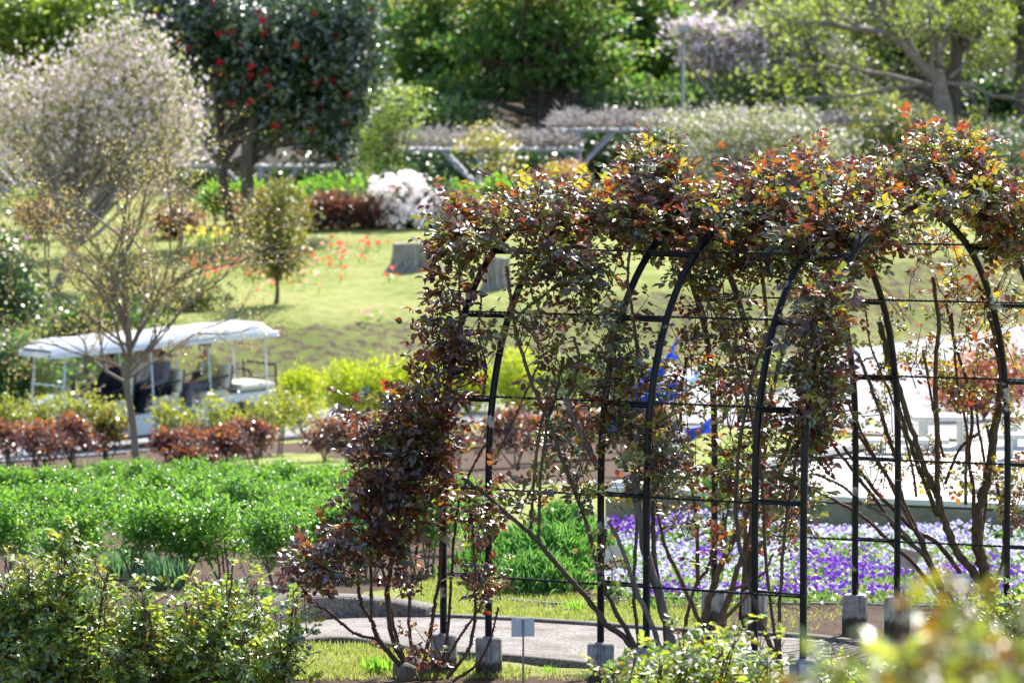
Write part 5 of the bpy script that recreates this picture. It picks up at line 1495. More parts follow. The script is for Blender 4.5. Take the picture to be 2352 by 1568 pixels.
sw = cb('steering_wheel', MB().tube(sw_c + .17 * (np.cos(th)[:, None] * a_ + np.sin(th)[:, None] * b_), .014, 6, ref=np.cross(a_, b_)), M['dark_trim'])
cb('steering_column', MB().tube([sw_c, (1.66, .27, .80)], .022, 6), M['dark_trim'], sw)
cb('dashboard', MB().bbox((1.58, 0, .92), (.22, 1.08, .16), .03), M['dark_trim'])
mr = cb('mirror', MB().bbox((1.86, .67, 1.26), (.05, .12, .22), .02), M['dark_trim'])
cb('mirror_arm', MB().tube([(1.98, .57, 1.18), (1.87, .64, 1.24)], .01, 5), M['dark_trim'], mr)

# ------------------------------------------------------------------ people
def skin_mesh(nodes, edges, name, mat, sub=1, root=0):
    me = bpy.data.meshes.new(name)
    me.from_pydata([n[0] for n in nodes], edges, [])
    o = bpy.data.objects.new(name, me); COL.objects.link(o)
    o.modifiers.new('s', 'SKIN')
    for k, n in enumerate(nodes):
        sv = me.skin_vertices[0].data[k]
        sv.radius = n[1] if isinstance(n[1], tuple) else (n[1], n[1]); sv.use_root = (k == root)
    ss = o.modifiers.new('u', 'SUBSURF'); ss.levels = sub; ss.render_levels = sub
    dg = bpy.context.evaluated_depsgraph_get(); dg.update()
    out = bpy.data.meshes.new_from_object(o.evaluated_get(dg))
    bpy.data.objects.remove(o)
    out.name = name
    out.materials.clear(); out.materials.append(mat)
    for p in out.polygons: p.use_smooth = True
    return out

def person(label, x, y, top_mat, leg_mat, hands, look=(1, 0, 0), mask=False, hair_long=False, cap=False, lean_=0.0, bag=False, female=False, inner=None):
    """seated, facing +x of the cart; the seat cushion top is at z = .87"""
    zs = .87; h0 = zs + .10
    pel = (x - .06, y, h0); ab = (x - .07 + lean_ * .3, y, h0 + .17); ch = (x - .07 + lean_ * .7, y, h0 + .36); nk = (x - .05 + lean_, y, h0 + .50); hd0 = (x - .02 + lean_, y, h0 + .57); hd1 = (x + .005 + lean_, y, h0 + .66); hd2 = (x - .005 + lean_, y, h0 + .75)
    sw_ = .165 if female else .185
    nodes = [(pel, (.13, .16)), (ab, (.105, .135)), (ch, (.115, .15)), (nk, .05), (hd0, (.062, .058)), (hd1, (.092, .076)), (hd2, (.075, .066))]
    edges = [(0, 1), (1, 2), (2, 3), (3, 4), (4, 5), (5, 6)]
    cl_n = [(pel, (.145, .175)), (ab, (.125, .155)), (ch, (.13, .165)), ((nk[0] - .01, y, nk[2] - .035), .068)]; cl_e = [(0, 1), (1, 2), (2, 3)]
    lg_n = [(pel, (.14, .17))]; lg_e = []
    for s, hnd in zip((-1, 1), hands):
        sh = np.array((ch[0], y + s * sw_, ch[2] + .07)); hn = np.array((x + hnd[0], y + hnd[1], h0 + hnd[2]))
        mid = (sh + hn) / 2; v = hn - sh; L = np.linalg.norm(v); need = max(.0, .285 ** 2 - (L / 2) ** 2) ** .5
        dn = nrm(np.array([0, s * .5, -1.0]) - nrm(v) * np.dot(nrm(v), np.array([0, s * .5, -1.0])))
        el = mid + dn * need
        wr = hn - nrm(hn - el) * .03
        i = len(nodes)
        nodes += [(tuple(sh), .058), (tuple(el), .044), (tuple(wr), .030), (tuple(hn + nrm(hn - el) * .04), (.038, .018))]
        edges += [(2, i), (i, i + 1), (i + 1, i + 2), (i + 2, i + 3)]
        fd = nrm(hn - el); sd_ = nrm(np.cross(fd, [0, 0, 1.0])); dnv = np.cross(sd_, fd)
        for f in range(5):
            o_ = (f - 1.5) * .019 if f < 4 else -s * .04
            b0 = hn + fd * (.06 if f < 4 else .01) + sd_ * o_
            ln = (.055, .066, .062, .048, .045)[f]
            p1 = b0 + fd * ln * .5 + (sd_ * -s * .012 if f == 4 else 0); p2 = p1 + nrm(fd - dnv * .9 * np.sign(dnv[2] + 1e-6)) * ln * .5
            j = len(nodes)
            nodes += [(tuple(b0), .0095), (tuple(p1), .0088), (tuple(p2), .007)]
            edges += [(i + 3, j), (j, j + 1), (j + 1, j + 2)]
        k = len(cl_n)
        cl_n += [(tuple(sh), .075), (tuple(el), .058), (tuple(wr - nrm(wr - el) * .02), .043)]
        cl_e += [(2, k), (k, k + 1), (k + 1, k + 2)]
        hip = (x - .02, y + s * .085, h0 - .02); kn = (x + .40, y + s * .11, h0 - .01); an = (x + .46, y + s * .11, .38); to = (x + .62, y + s * .11, .33)
        j = len(nodes)
        nodes += [(hip, .082), (kn, .058), (an, .040), (to, .035)]
        edges += [(0, j), (j, j + 1), (j + 1, j + 2), (j + 2, j + 3)]
        k = len(lg_n)
        lg_n += [(hip, .098), (kn, .074), ((an[0], an[1], an[2] + .03), .058)]
        lg_e += [(0, k), (k, k + 1), (k + 1, k + 2)]
    # a nose and ears
    j = len(nodes)
    nodes += [((hd1[0] + .095, y, hd1[2] - .012), .013), ((hd1[0] + .112, y, hd1[2] - .02), .010)]; edges += [(5, j), (j, j + 1)]
    for s in (-1, 1):
        j = len(nodes); nodes.append(((hd1[0] - .012, y + s * .088, hd1[2] - .01), (.02, .008))); edges.append((5, j))
    root = thing('person', label, 'person', (0, 0, 0), 'people riding in the white cart')
    q = cart.rotation_quaternion.to_matrix()
    Z = np.array([x, y, zs])
    root.location = Vector(CART_C) + q @ Vector(Z); root.rotation_mode = 'QUATERNION'; root.rotation_quaternion = cart.rotation_quaternion
    def put(nm, me):
        me.transform(Matrix.Translation(Vector(-Z)))
        o = bpy.data.objects.new(nm, me); COL.objects.link(o); o.parent = root; return o
    put('body', skin_mesh(nodes, edges, 'body', M['skin'], 2))
    put('jacket', skin_mesh(cl_n, cl_e, 'jacket', top_mat, 2))
    put('trousers', skin_mesh(lg_n, lg_e, 'trousers', leg_mat, 2))
    hc = np.array(hd1) + [-.018, 0, .035]
    mbh = MB(); nv = 14
    th_ = np.linspace(0, math.pi, 9)
    prof = [(.108 * math.sin(t) + 1e-4, .108 * math.cos(t)) for t in th_ if t < math.pi * .86]
    mbh.lathe(prof, (0, 0, 0), nv)
    v = np.concatenate(mbh.v); v[:, 0] = v[:, 0] * 1.06 - .012; v[:, 1] *= .90
    fr = (v[:, 0] > .03) & (v[:, 2] < .045)
    v[fr, 0] = .03 + (v[fr, 0] - .03) * .15
    if hair_long: v[v[:, 2] < -.02, 2] *= 2.0
    mbh.v = [v + hc]
    mh = mbh.mesh('hair', M['hair']); put('hair', mh)
    for s in (-1, 1):
        put('eye', MB().lathe([(0, -.008), (.009, -.005), (.011, 0), (.009, .005), (0, .008)], (hd1[0] + .086, y + s * .032, hd1[2] + .012), 8).mesh('eye', M['hair']))
    put('mouth', MB().bbox((hd1[0] + .088, y, hd1[2] - .058), (.012, .045, .010), .003).mesh('mouth', plain('lips', (.35, .12, .1), .5)))
    if mask:
        mm = MB().lathe([(.005, .055), (.05, .05), (.075, .02), (.078, -.01), (.06, -.045), (.01, -.065)], (0, 0, 0), 14)
        v = np.concatenate(mm.v); v[:, 0] = np.where(v[:, 0] > 0, v[:, 0] * 1.0, v[:, 0] * .2); mm.v = [v + np.array(hd1) + [.040, 0, -.035]]
        put('face_mask', mm.mesh('face_mask', plain('white_mask_cloth', (.75, .75, .75), .8)))
    if cap:
        put('cap', MB().lathe([(.112, 0), (.112, .03), (.095, .08), (.05, .11), (0, .115)], hc + [.0, 0, .01], 14).mesh('cap', top_mat))
    if inner is not None:
        put('shirt', MB().bbox((x + .045 + lean_ * .5, y, h0 + .27), (.05, .12, .34), .02, 0, np.array(Matrix.Rotation(R(2), 3, 'Y'))).mesh('shirt', inner))
    if bag:
        b = put('bag', MB().bbox((x + .17, y, h0 + .15), (.10, .22, .18), .03).mesh('bag', M['dark_trim']))
navy_c = plain('navy_cloth', (.012, .014, .025), .85, .2)
grey_c = plain('grey_wool', (.17, .17, .20), .9, .2)
cream_c = plain('cream_cloth', (.50, .48, .46), .85, .2)
mustard = plain('yellow_green_coat', (.46, .43, .17), .85, .2)
white_c = plain('white_shirt_cloth', (.75, .76, .78), .8, .2)
person('person in black at the wheel, one arm stretched to the steering wheel', .93, .27, navy_c, navy_c, ((.36, -.16, .12), (.44, .08, .10)), lean_=.04)
person('person in a cream and navy jacket sitting on the far side of the second seat', .0, -.27, cream_c, navy_c, ((.28, -.10, .10), (.28, .10, .10)))
person('person in a grey jacket with long dark hair, near side of second seat', -.02, .27, grey_c, navy_c, ((.26, -.08, .08), (.26, .10, .08)), hair_long=True, female=True)
person('person in a yellow green coat and white face mask on the rear seat', -.96, .22, mustard, grey_c, ((.26, -.07, .07), (.27, .08, .07)), mask=True, female=True, inner=white_c, bag=True)

# ------------------------------------------------------------------ lawn with stump, tulips and small trees
def make_stump(label, px, py, wpx, hpx, mossy):
    b = G(px, py); k = b[1] / F; r = wpx * k / 2; h = hpx * k
    root = thing('tree_stump', label, 'tree stump', b, 'cut tree stumps on the lawn')
    sides = 44; zz = [-.08, .03, .18, .45, .75, 1.0]; fl = [1.32, 1.18, 1.03, .94, .90, .88]
    ang_ = np.linspace(0, 2 * math.pi, sides, endpoint=False)
    rows = []; wz = .035 * rng.normal(size=sides)
    for z, f in zip(zz, fl):
        wob = 1 + .09 * np.sin(ang_ * 5 + 1) * (1.25 - z * .6) + .06 * np.sin(ang_ * 11 + .5) + wz
        rows.append(np.c_[r * f * wob * np.cos(ang_), r * f * wob * np.sin(ang_), np.full(sides, z * h) + .02 * h * np.sin(ang_ * 3) * (z == 1)])
    v = np.concatenate(rows) + b
    n = len(zz); i = np.arange(n - 1)[:, None] * sides; j = np.arange(sides)[None, :]; q = (j + 1) % sides
    fa = np.stack([i + j, i + q, i + sides + q, i + sides + j], -1).reshape(-1, 4)
    MB().add(v, fa).build('bark', M['stump'], root)
    MB().add(np.vstack([v[-sides:], b + [0, 0, h * .985]]), [(k2, (k2 + 1) % sides, sides) for k2 in range(sides)]).build('cut_top', M['stump_top'], root)
    if mossy:
        n_ = 900
        a2 = rng.normal(R(-18), .35, n_); z2 = rng.random(n_) ** 1.3
        rr2 = r * np.interp(z2, zz, fl) * 1.03
        p = b + np.c_[rr2 * np.cos(a2), rr2 * np.sin(a2), z2 * h * .8]
        MB().stamp(LEAF4, p, rand_dir(n_), rand_dir(n_), .06).build('moss', M['moss'], root)['kind'] = 'stuff'
make_stump('wide weathered tree stump on the lawn, with a mossy right side', 948, 619, 104, 60, True)
make_stump('smaller tree stump on the lawn seen between the first two arch tubes', 1140, 662, 60, 70, False)
for (x, y) in ((780, 628), (830, 700), (905, 715)):
    pass

def tulip_mesh(m1):
    mb = MB().tube([(0, 0, 0), (0, .005, .12), (0, 0, .22)], .006, 4, 0)
    for k in range(5):
        a = k * 2 * math.pi / 5; c, s = math.cos(a), math.sin(a)
        mb.add([(0, 0, .21), (.042 * c - .03 * s, .042 * s + .03 * c, .25), (.05 * c, .05 * s, .32), (.042 * c + .03 * s, .042 * s - .03 * c, .25)], [(0, 1, 2, 3)], 1)
    for k in range(3):
        a = k * 2.1 + .4; c, s = math.cos(a), math.sin(a)
        mb.add([(0, 0, 0), (.06 * c - .02 * s, .06 * s + .02 * c, .08), (.11 * c, .11 * s, .15), (.06 * c + .02 * s, .06 * s - .02 * c, .08)], [(0, 1, 2, 3)], 0)
    return mb.mesh('tulip', [M['weed'], m1])
tm_r, tm_p = tulip_mesh(M['tulip_red']), tulip_mesh(M['tulip_pink'])
ty_, tmg = tulip_mesh(M['yellow_petal']), tulip_mesh(M['magenta'])
def flowers(mesh, name, label, cat, group, areas, s=1.0):
    for cx, cy, rx, ry, n, wh in areas:
        for _ in range(n):
            x, y = cx + rng.normal(0, rx * .5), cy + rng.normal(0, ry * .5)
            b = G(x, y + 12)
            o = bpy.data.objects.new(name, mesh); COL.objects.link(o); o.location = b; o.rotation_euler = (rng.normal(0, .15), rng.normal(0, .15), rng.uniform(0, 6))
            o.scale = (s * rng.uniform(.7, 1.1),) * 2 + (s * rng.uniform(.4, .8),)
            tag(o, label + ' ' + wh, cat, group)
flowers(tm_r, 'tulip', 'red tulip', 'tulip', 'red tulips on the lawn', [(480, 610, 90, 34, 20, 'in the dense drift right of the thin tree'), (545, 605, 60, 30, 14, 'in the drift touching the olive gold tree on its left'), (600, 625, 40, 20, 8, 'right under the olive gold tree'), (690, 590, 50, 20, 10, 'in the loose drift just right of the olive gold tree'), (800, 575, 110, 30, 18, 'in the bright drift before the copper shrubs'),
    (850, 562, 30, 8, 8, 'in the drift just left of the wide stump'), (620, 655, 40, 16, 6, 'by the trunk foot of the olive gold tree'), (770, 610, 40, 30, 8, 'standing alone on the open lawn left of the stump'), (905, 632, 20, 6, 3, 'in the shadow at the foot of the wide stump'), (440, 600, 20, 20, 5, 'seen through the twigs of the thin tree')], 1.15)
flowers(tm_p, 'tulip', 'pale pink tulip', 'tulip', 'pink tulips on the lawn', [(510, 605, 60, 20, 10, 'among the red drift left of the olive gold tree'), (760, 580, 60, 24, 12, 'among the red drift before the copper shrubs'), (700, 620, 50, 30, 10, 'scattered just right of the olive gold tree'), (650, 640, 60, 25, 6, 'beside the trunk of the olive gold tree'), (860, 720, 60, 40, 4, 'alone on the bank below the wide stump')], 1.1)
flowers(ty_, 'daffodil', 'yellow daffodil', 'daffodil', 'yellow daffodils', [(455, 545, 30, 8, 10, 'in the left part of the row behind the red tulips'), (510, 548, 40, 8, 14, 'in the right part of the row behind the red tulips'), (430, 542, 20, 6, 4, 'seen through the thin tree at the row end')], 1.6)
flowers(tmg, 'magenta_flower', 'magenta flower', 'flower', 'magenta flowers in a strip', [(300, 535, 60, 6, 16, 'in the strip straight behind the thin tree'), (420, 528, 50, 5, 18, 'in the strip left of the daffodils'), (200, 540, 40, 6, 8, 'behind the left side of the thin tree'), (70, 545, 20, 6, 5, 'at the far left end of the strip')], .9)

# conical small tree
b = GP(633, 79)
plant('small_tree', 'small feathery olive gold tree on the lawn left of the wide stump', 'tree', b, [pxblob(632, 490, 85, 50, 79), pxblob(630, 560, 95, 50, 79), pxblob(640, 610, 70, 45, 79), pxblob(640, 450, 50, 35, 79)], [M['conifer']], 150, 22, .10, .15, limbs=34, r0=.05, fork=.5, bark=M['bark'])
# lawn ornamental bushes at the back
def bush(name, label, cat, px, D, blobs, mats, nc, per, leaf, sig, **kw):
    return plant(name, label, cat, GP(px, D), [pxblob(*q, D) for q in blobs], mats, nc, per, leaf, sig, **kw)
rb, rp = bush('rhododendron', 'large rhododendron covered in white and pink flower heads behind the stump', 'rhododendron', 935, 97, [(935, 455, 90, 60), (880, 440, 40, 50), (1000, 470, 50, 50), (940, 500, 80, 40)], [M['dark_shrub']], 120, 26, .14, .2, limbs=14, r0=.07, stems=3)
hm = [MB().stamp(quad_t(.9), rand_dir(22) * .085, nrm(rand_dir(22) + [0, 0, .4]), rand_dir(22), .11).mesh('flower_head', M['white_pink']) for _ in range(4)]
for _ in range(125):
    c, _, d = blob_points([pxblob(*q, 97) for q in [(930, 420, 75, 35), (870, 425, 30, 35), (1000, 460, 45, 35), (950, 455, 85, 40), (1020, 490, 30, 30), (890, 470, 40, 40), (950, 500, 80, 35)]], 1)
    c = c[0] + np.array([0, -.5 - .4 * rng.random(), 0])
    o = bpy.data.objects.new('flower_head', hm[rng.integers(4)]); COL.objects.link(o); o.parent = rb; o.location = Vector(c - np.array(wloc(rb))); o.rotation_euler = rng.uniform(0, 6, 3)
for q, (x, y, rx, ry, l) in enumerate([(735, 488, 40, 36, 'left end of its row'), (790, 490, 45, 40, 'middle of its row, behind the tulips'), (845, 492, 40, 40, 'touching the white rhododendron'), (1070, 480, 50, 36, 'right of the rhododendron'), (1130, 500, 50, 36, 'just behind the arch roof edge'), (400, 510, 50, 30, 'behind the thin tree'), (100, 490, 70, 30, 'at the far left'), (590, 480, 40, 30, 'below the camellia')]):
    bush('copper_shrub', 'copper red shrub with pale glints, %s' % l, 'shrub', x, 96.5, [(x, y, rx, ry)], [M['red_shrub'], M['red_dark']], 60, 20, .13, .18, limbs=8, r0=.035, stems=4, group='copper shrubs at the back of the lawn')
for q, (x, y, rx, ry, l) in enumerate([(760, 440, 90, 14, 'behind the copper shrubs'), (495, 462, 28, 28, 'rounded, left of the camellia trunks'), (80, 470, 60, 14, 'at the far left'), (560, 448, 50, 14, 'between the camellia trunks'), (1060, 455, 50, 14, 'right of the white rhododendron'), (1150, 440, 40, 16, 'below the yellow sapling')]):
    bush('bright_hedge', 'vivid green low hedge, %s' % l, 'hedge', x, 99, [(x, y, rx, ry)], [M['bright_green'], M['weed']], 60, 20, .13, .16, limbs=6, r0=.03, stems=3, group='vivid green low hedges', upright=1.0)

# camellia
cam_root, cp_ = plant('camellia_tree', 'big glossy dark green camellia tree dotted with red flowers', 'camellia', GP(548, 95.5), [pxblob(*q, 95.5) for q in [
    (560, 60, 260, 110), (390, 20, 110, 70), (450, 90, 80, 60), (700, 150, 170, 140), (760, 70, 120, 110), (620, 190, 150, 70), (730, 290, 90, 90), (780, 220, 80, 80), (520, 130, 130, 80), (760, 350, 40, 30)]], [M['camellia']], 620, 28, .19, .26, limbs=30, r0=.16, fork=.45, bark=M['bark'], stems=1, lean=P(505, 240, 95.5), tmpl=LEAF6)
MB().tube(smooth([GP(575, 95) - [0, 0, .1], P(568, 380, 95), P(570, 320, 95), P(590, 250, 95.3), P(610, 150, 95.5)], 5), np.linspace(.17, .1, 21), 8).build('trunk', M['bark'], cam_root)
fm = [MB().stamp(quad_t(.9), [(0, 0, 0)] * 9, nrm(rand_dir(9) + [0, -.6, 0]), rand_dir(9), .13).mesh('flower', M['camellia_flower']) for _ in range(3)]
for q in range(84):
    c = cp_[rng.integers(len(cp_))] + [rng.normal(0, .25), -.25 - .5 * rng.random(), rng.normal(0, .25)]
    o = bpy.data.objects.new('flower', fm[q % 3]); COL.objects.link(o); o.parent = cam_root; o.scale = (rng.uniform(.55, 1.05),) * 3; o.location = Vector(c - np.array(wloc(cam_root)))
# pink blossom tree, left
def blossom(label, px, D, blobs, nc, per, leaf, sig, r0, mats, matp, limbs=26, fork=.4, name='blossom_tree', group=None, bark=None):
    return plant(name, label, 'blossom tree', GP(px, D), [pxblob(*q, D) for q in blobs], mats, nc, per, leaf, sig, limbs=limbs, r0=r0, fork=fork, bark=bark or M['bark_pale'], matp=matp, group=group, aniso=(.6, .6, 1.35) if group is None else (1.5, 1.5, .5), upright=.6)
blossom('large pale pink blossom tree with young green leaves at the left', 120, 84, [(50, 270, 110, 60), (20, 215, 100, 45), (445, 235, 36, 34), (440, 310, 40, 34), (160, 200, 100, 60), (255, 135, 60, 50), (300, 95, 34, 40), (365, 150, 36, 50), (395, 215, 50, 50), (430, 270, 34, 34), (250, 270, 150, 70), (100, 340, 130, 70), (360, 345, 90, 50), (210, 120, 40, 30), (330, 200, 50, 60)], 760, 20, .10, .25, .12,
        [M['blossom'], M['blossom_leaf'], M['grey_green']], [.50, .34, .16], 40)
for (x, l, hh) in ((25, 'thinner, at the left edge', 1), (100, 'thicker, dark', 1)):
    pass
# wisteria pergolas
def pergola(label, x0, x1, ytop, D, posts, group='bare wisteria pergolas'):
    b = GP((x0 + x1) / 2, D)
    root = thing('pergola', label, 'pergola', b, group)
    p0, p1 = P(x0, ytop, D), P(x1, ytop, D)
    for dy in (0, 1.6, 3.0):
        MB().tube([p0 + [0, dy, 0], p1 + [0, dy, 0]], .055, 6).build('beam', M['lilac_steel'], root)
    n = int((p1[0] - p0[0]) / .6)
    for k in range(n):
        q = p0 + (p1 - p0) * (k + .5) / n
        MB().tube([q + [0, -.15, .07], q + [0, 3.2, .07]], .025, 5).build('cross_bar', M['lilac_steel'], root)
    for x in posts:
        for dy in (0, 3.0):
            q = P(x, ytop, D); g = gz(q[0], D + dy)
            MB().tube([(q[0], D + dy, g - .1), (q[0], D + dy, q[2])], .07, 6).build('post', M['lilac_steel'], root)
            for s in (-1, 1):
                MB().tube([(q[0], D + dy, q[2] - 1.1), (q[0] + s * 1.05, D + dy, q[2])], .05, 6).build('brace', M['lilac_steel'], root)
    # bare wisteria stems lying over the roof
    w = p1[0] - p0[0]; m = int(w * 480)
    pos = np.c_[rng.uniform(p0[0], p1[0], m), rng.uniform(D - .3, D + 3.4, m), p0[2] + .1 + np.abs(rng.normal(0, .16, m))]
    d = rand_dir(m); d[:, 2] = np.abs(d[:, 2]) * .8
    MB().stamp(quad_t(.2), pos, nrm(d), rand_dir(m), .34 * rng.uniform(.5, 1.3, m)).build('wisteria_stems', M['wisteria'], root)['kind'] = 'stuff'
pergola('bare wisteria pergola with grey V braces behind the rhododendron', 880, 1330, 345, 108, (1100,))
pergola('bare wisteria pergola standing higher behind the rose arch', 1270, 1720, 300, 109, (1330, 1640))
pergola('bare wisteria pergola behind the camellia trunks', 400, 800, 384, 108, (600,))
pergola('bare wisteria pergola at the right, half hidden by pale shrubs', 1800, 2060, 300, 110, (1900, 2030))
pergola('bare wisteria pergola at the far left behind the blossom tree', -60, 120, 380, 107, (40,))
for x, D, rx, ry, y, l in [(980, 112.5, 110, 40, 395, 'under the left part of the pergola behind the rhododendron'), (1180, 112.5, 120, 44, 390, 'under the right part of the pergola behind the rhododendron'), (1400, 113, 120, 60, 365, 'under the higher pergola, left part'), (1560, 113, 110, 60, 350, 'under the higher pergola, right part'), (520, 112, 110, 34, 420, 'behind the camellia trunks under the pergola'), (720, 112, 110, 34, 420, 'under the pergola right of the camellia trunks')]:
    plant('dark_hedge', 'dark evergreen hedge %s' % l, 'hedge', GP(x, D), [pxblob(x, y, rx, ry, D)], [M['dark_shrub']], 90, 20, .2, .3, limbs=6, r0=.05, stems=3, group='dark hedges under the pergolas')
# lamp pole
lp = GP(1568, 111)
lr = thing('lamp_post', 'thin grey lamp post with a square head and one slanting stay', 'lamp post', lp)
MB().tube([lp - [0, 0, .3], P(1568, 60, 111)], .045, 8).build('pole', M['pole_grey'], lr)
MB().bbox(P(1572, 66, 111), (.34, .3, .22), .04).build('lamp_head', M['grey_steel'], lr)
MB().tube([P(1570, 135, 111), P(1690, 290, 112)], .042, 6).build('stay', M['pole_grey'], lr)

# ------------------------------------------------------------------ background trees on the hill
def bgtree(label, px, D, blobs, mats, nc, per, leaf, sig, r0, matp=None, limbs=20, fork=.4, name='broadleaf_tree', cat='tree', bark=None, top_mat=None, lean=None, group='trees on the hillside', stems=1, aniso=(1.5, 1.5, .38)):
    return plant(name, label, cat, GP(px, D), [pxblob(*q, D) for q in blobs], mats, nc, per, leaf, sig, limbs=limbs, r0=r0, fork=fork, bark=bark or M['bark'], matp=matp, top_mat=top_mat, lean=lean, group=group, stems=stems, aniso=aniso)
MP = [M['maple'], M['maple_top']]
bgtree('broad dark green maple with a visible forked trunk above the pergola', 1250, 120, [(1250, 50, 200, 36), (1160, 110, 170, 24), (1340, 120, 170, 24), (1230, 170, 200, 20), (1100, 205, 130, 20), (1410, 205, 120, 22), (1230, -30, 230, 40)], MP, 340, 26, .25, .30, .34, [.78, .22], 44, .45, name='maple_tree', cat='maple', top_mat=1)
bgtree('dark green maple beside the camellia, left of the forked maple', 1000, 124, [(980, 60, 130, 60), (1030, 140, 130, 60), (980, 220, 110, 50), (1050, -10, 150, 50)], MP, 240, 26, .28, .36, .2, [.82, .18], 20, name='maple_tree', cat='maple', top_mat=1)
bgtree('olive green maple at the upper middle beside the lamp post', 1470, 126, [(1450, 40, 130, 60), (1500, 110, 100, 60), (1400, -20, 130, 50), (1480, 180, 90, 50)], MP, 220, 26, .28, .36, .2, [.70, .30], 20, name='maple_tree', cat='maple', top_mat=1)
bgtree('tall dull green tree behind the maples, right of the middle', 1600, 140, [(1600, 30, 120, 70), (1640, 130, 130, 80), (1560, 220, 130, 60)], [M['grey_green'], M['maple']], 220, 24, .28, .42, .22)
bgtree('dull green tree behind the forked maple', 1180, 145, [(1180, 60, 220, 90), (1120, 180, 220, 90), (1320, 160, 180, 90)], [M['grey_green'], M['maple']], 300, 24, .30, .45, .25)
bgtree('dark green tree behind the camellia', 800, 130, [(640, 200, 160, 120), (820, 200, 140, 120), (600, 60, 200, 100), (860, 60, 150, 90), (700, 320, 180, 60)], [M['dark_shrub'], M['maple']], 330, 24, .28, .42, .25)
bgtree('yellow green spring tree filling the upper left corner', 120, 118, [(120, 30, 180, 70), (280, 50, 110, 60), (20, 80, 120, 70), (200, 110, 160, 50)], [M['spring_leaf'], M['grey_green']], 480, 24, .24, .34, .2, [.75, .25], 22)
bgtree('dull green tree behind the blossom tree at the far left', 60, 128, [(60, 220, 200, 120), (250, 260, 200, 120), (420, 300, 140, 100), (400, 120, 100, 90), (100, -10, 200, 50)], [M['grey_green'], M['maple']], 460, 24, .30, .42, .22)
bgtree('lime green young tree in front of the pergola, right of the camellia', 890, 103, [(900, 270, 55, 60), (860, 330, 50, 60), (930, 230, 30, 50), (880, 400, 60, 40)], [M['spring_leaf'], M['grey_green']], 160, 22, .11, .18, .06, [.7, .3], 24, name='spring_tree')
bgtree('thin yellow sapling in front of the left pergola', 1130, 101, [(1120, 320, 45, 40), (1150, 370, 30, 50), (1080, 340, 30, 30)], [M['bud_yellow'], M['yellow_green']], 60, 20, .1, .16, .035, None, 12, name='sapling')
bgtree('thin sapling with yellow and red leaves before the pergola corner', 1275, 100, [(1280, 400, 40, 30), (1310, 390, 30, 40), (1250, 410, 30, 20)], [M['bud_yellow'], M['jp_maple']], 46, 18, .1, .15, .03, [.6, .4], 12, name='sapling')
bgtree('wide pale shrub dotted with pink buds above the rose arch', 1740, 101, [(1650, 300, 110, 60), (1760, 290, 120, 60), (1700, 360, 170, 60), (1850, 340, 110, 60), (1560, 280, 60, 30), (1600, 380, 120, 40)], [M['grey_green'], M['blossom'], M['blossom_leaf']], 420, 22, .105, .22, .07, [.40, .24, .36], 34, name='flowering_shrub', cat='shrub', stems=5)
bgtree('olive and gold shrub behind the right end of the arch', 2020, 104, [(2050, 290, 120, 50), (2120, 330, 120, 50), (1990, 350, 100, 50), (2200, 370, 120, 50)], [M['conifer'], M['dark_shrub']], 240, 22, .14, .24, .06, [.65, .35], 18, name='garden_shrub', cat='shrub', stems=4)
bgtree('dull green shrub with scattered pale pink roses at the far right', 2280, 102, [(2290, 380, 110, 60), (2340, 320, 70, 40), (2230, 420, 100, 50)], [M['dark_shrub'], M['grey_green'], M['blossom']], 190, 22, .13, .22, .06, [.46, .46, .08], 16, name='garden_shrub', cat='shrub', stems=4)
# undergrowth on the slope
for q, (x, D, rx, ry, y, m, l) in enumerate([(980, 117, 120, 40, 285, 'maple', 'behind the left pergola'), (1040, 118, 90, 36, 285, 'dark_shrub', 'left of the forked maple trunk'), (1430, 118, 90, 36, 265, 'dark_shrub', 'right of the forked maple trunk'), (1500, 119, 100, 44, 250, 'maple', 'just left of the lamp post'),
        (1620, 120, 90, 40, 250, 'grey_green', 'between the lamp post and its stay'), (1720, 121, 110, 44, 235, 'grey_green', 'right of the lamp post stay'), (1860, 121, 110, 40, 250, 'spring_leaf', 'below the lower pale blossom'), (1990, 119, 100, 36, 262, 'grey_green', 'left of the leaning grey tree'), (1960, 124, 120, 40, 190, 'grey_green', 'higher up, left of the leaning grey tree'),
        (2290, 122, 60, 40, 230, 'dark_shrub', 'in shade right of the dark straight trunk'), (560, 116, 130, 60, 330, 'dark_shrub', 'behind the camellia trunks'), (700, 117, 120, 60, 320, 'maple', 'behind the camellia at its right'), (400, 116, 110, 50, 350, 'grey_green', 'behind the blossom tree'), (840, 117, 100, 60, 270, 'maple', 'behind the lime green young tree')]):
    b_ = GP(x, D)
    plant('hillside_shrub', 'loose shrub growing on the slope, %s' % l, 'shrub', b_, [pxblob(x, y, rx, ry, D)], [M[m], M['grey_green'] if m != 'grey_green' else M['blossom_leaf']], 110, 20, .22, .32, limbs=8, r0=.06, stems=3, group='shrubs on the hillside', matp=[.72, .28])
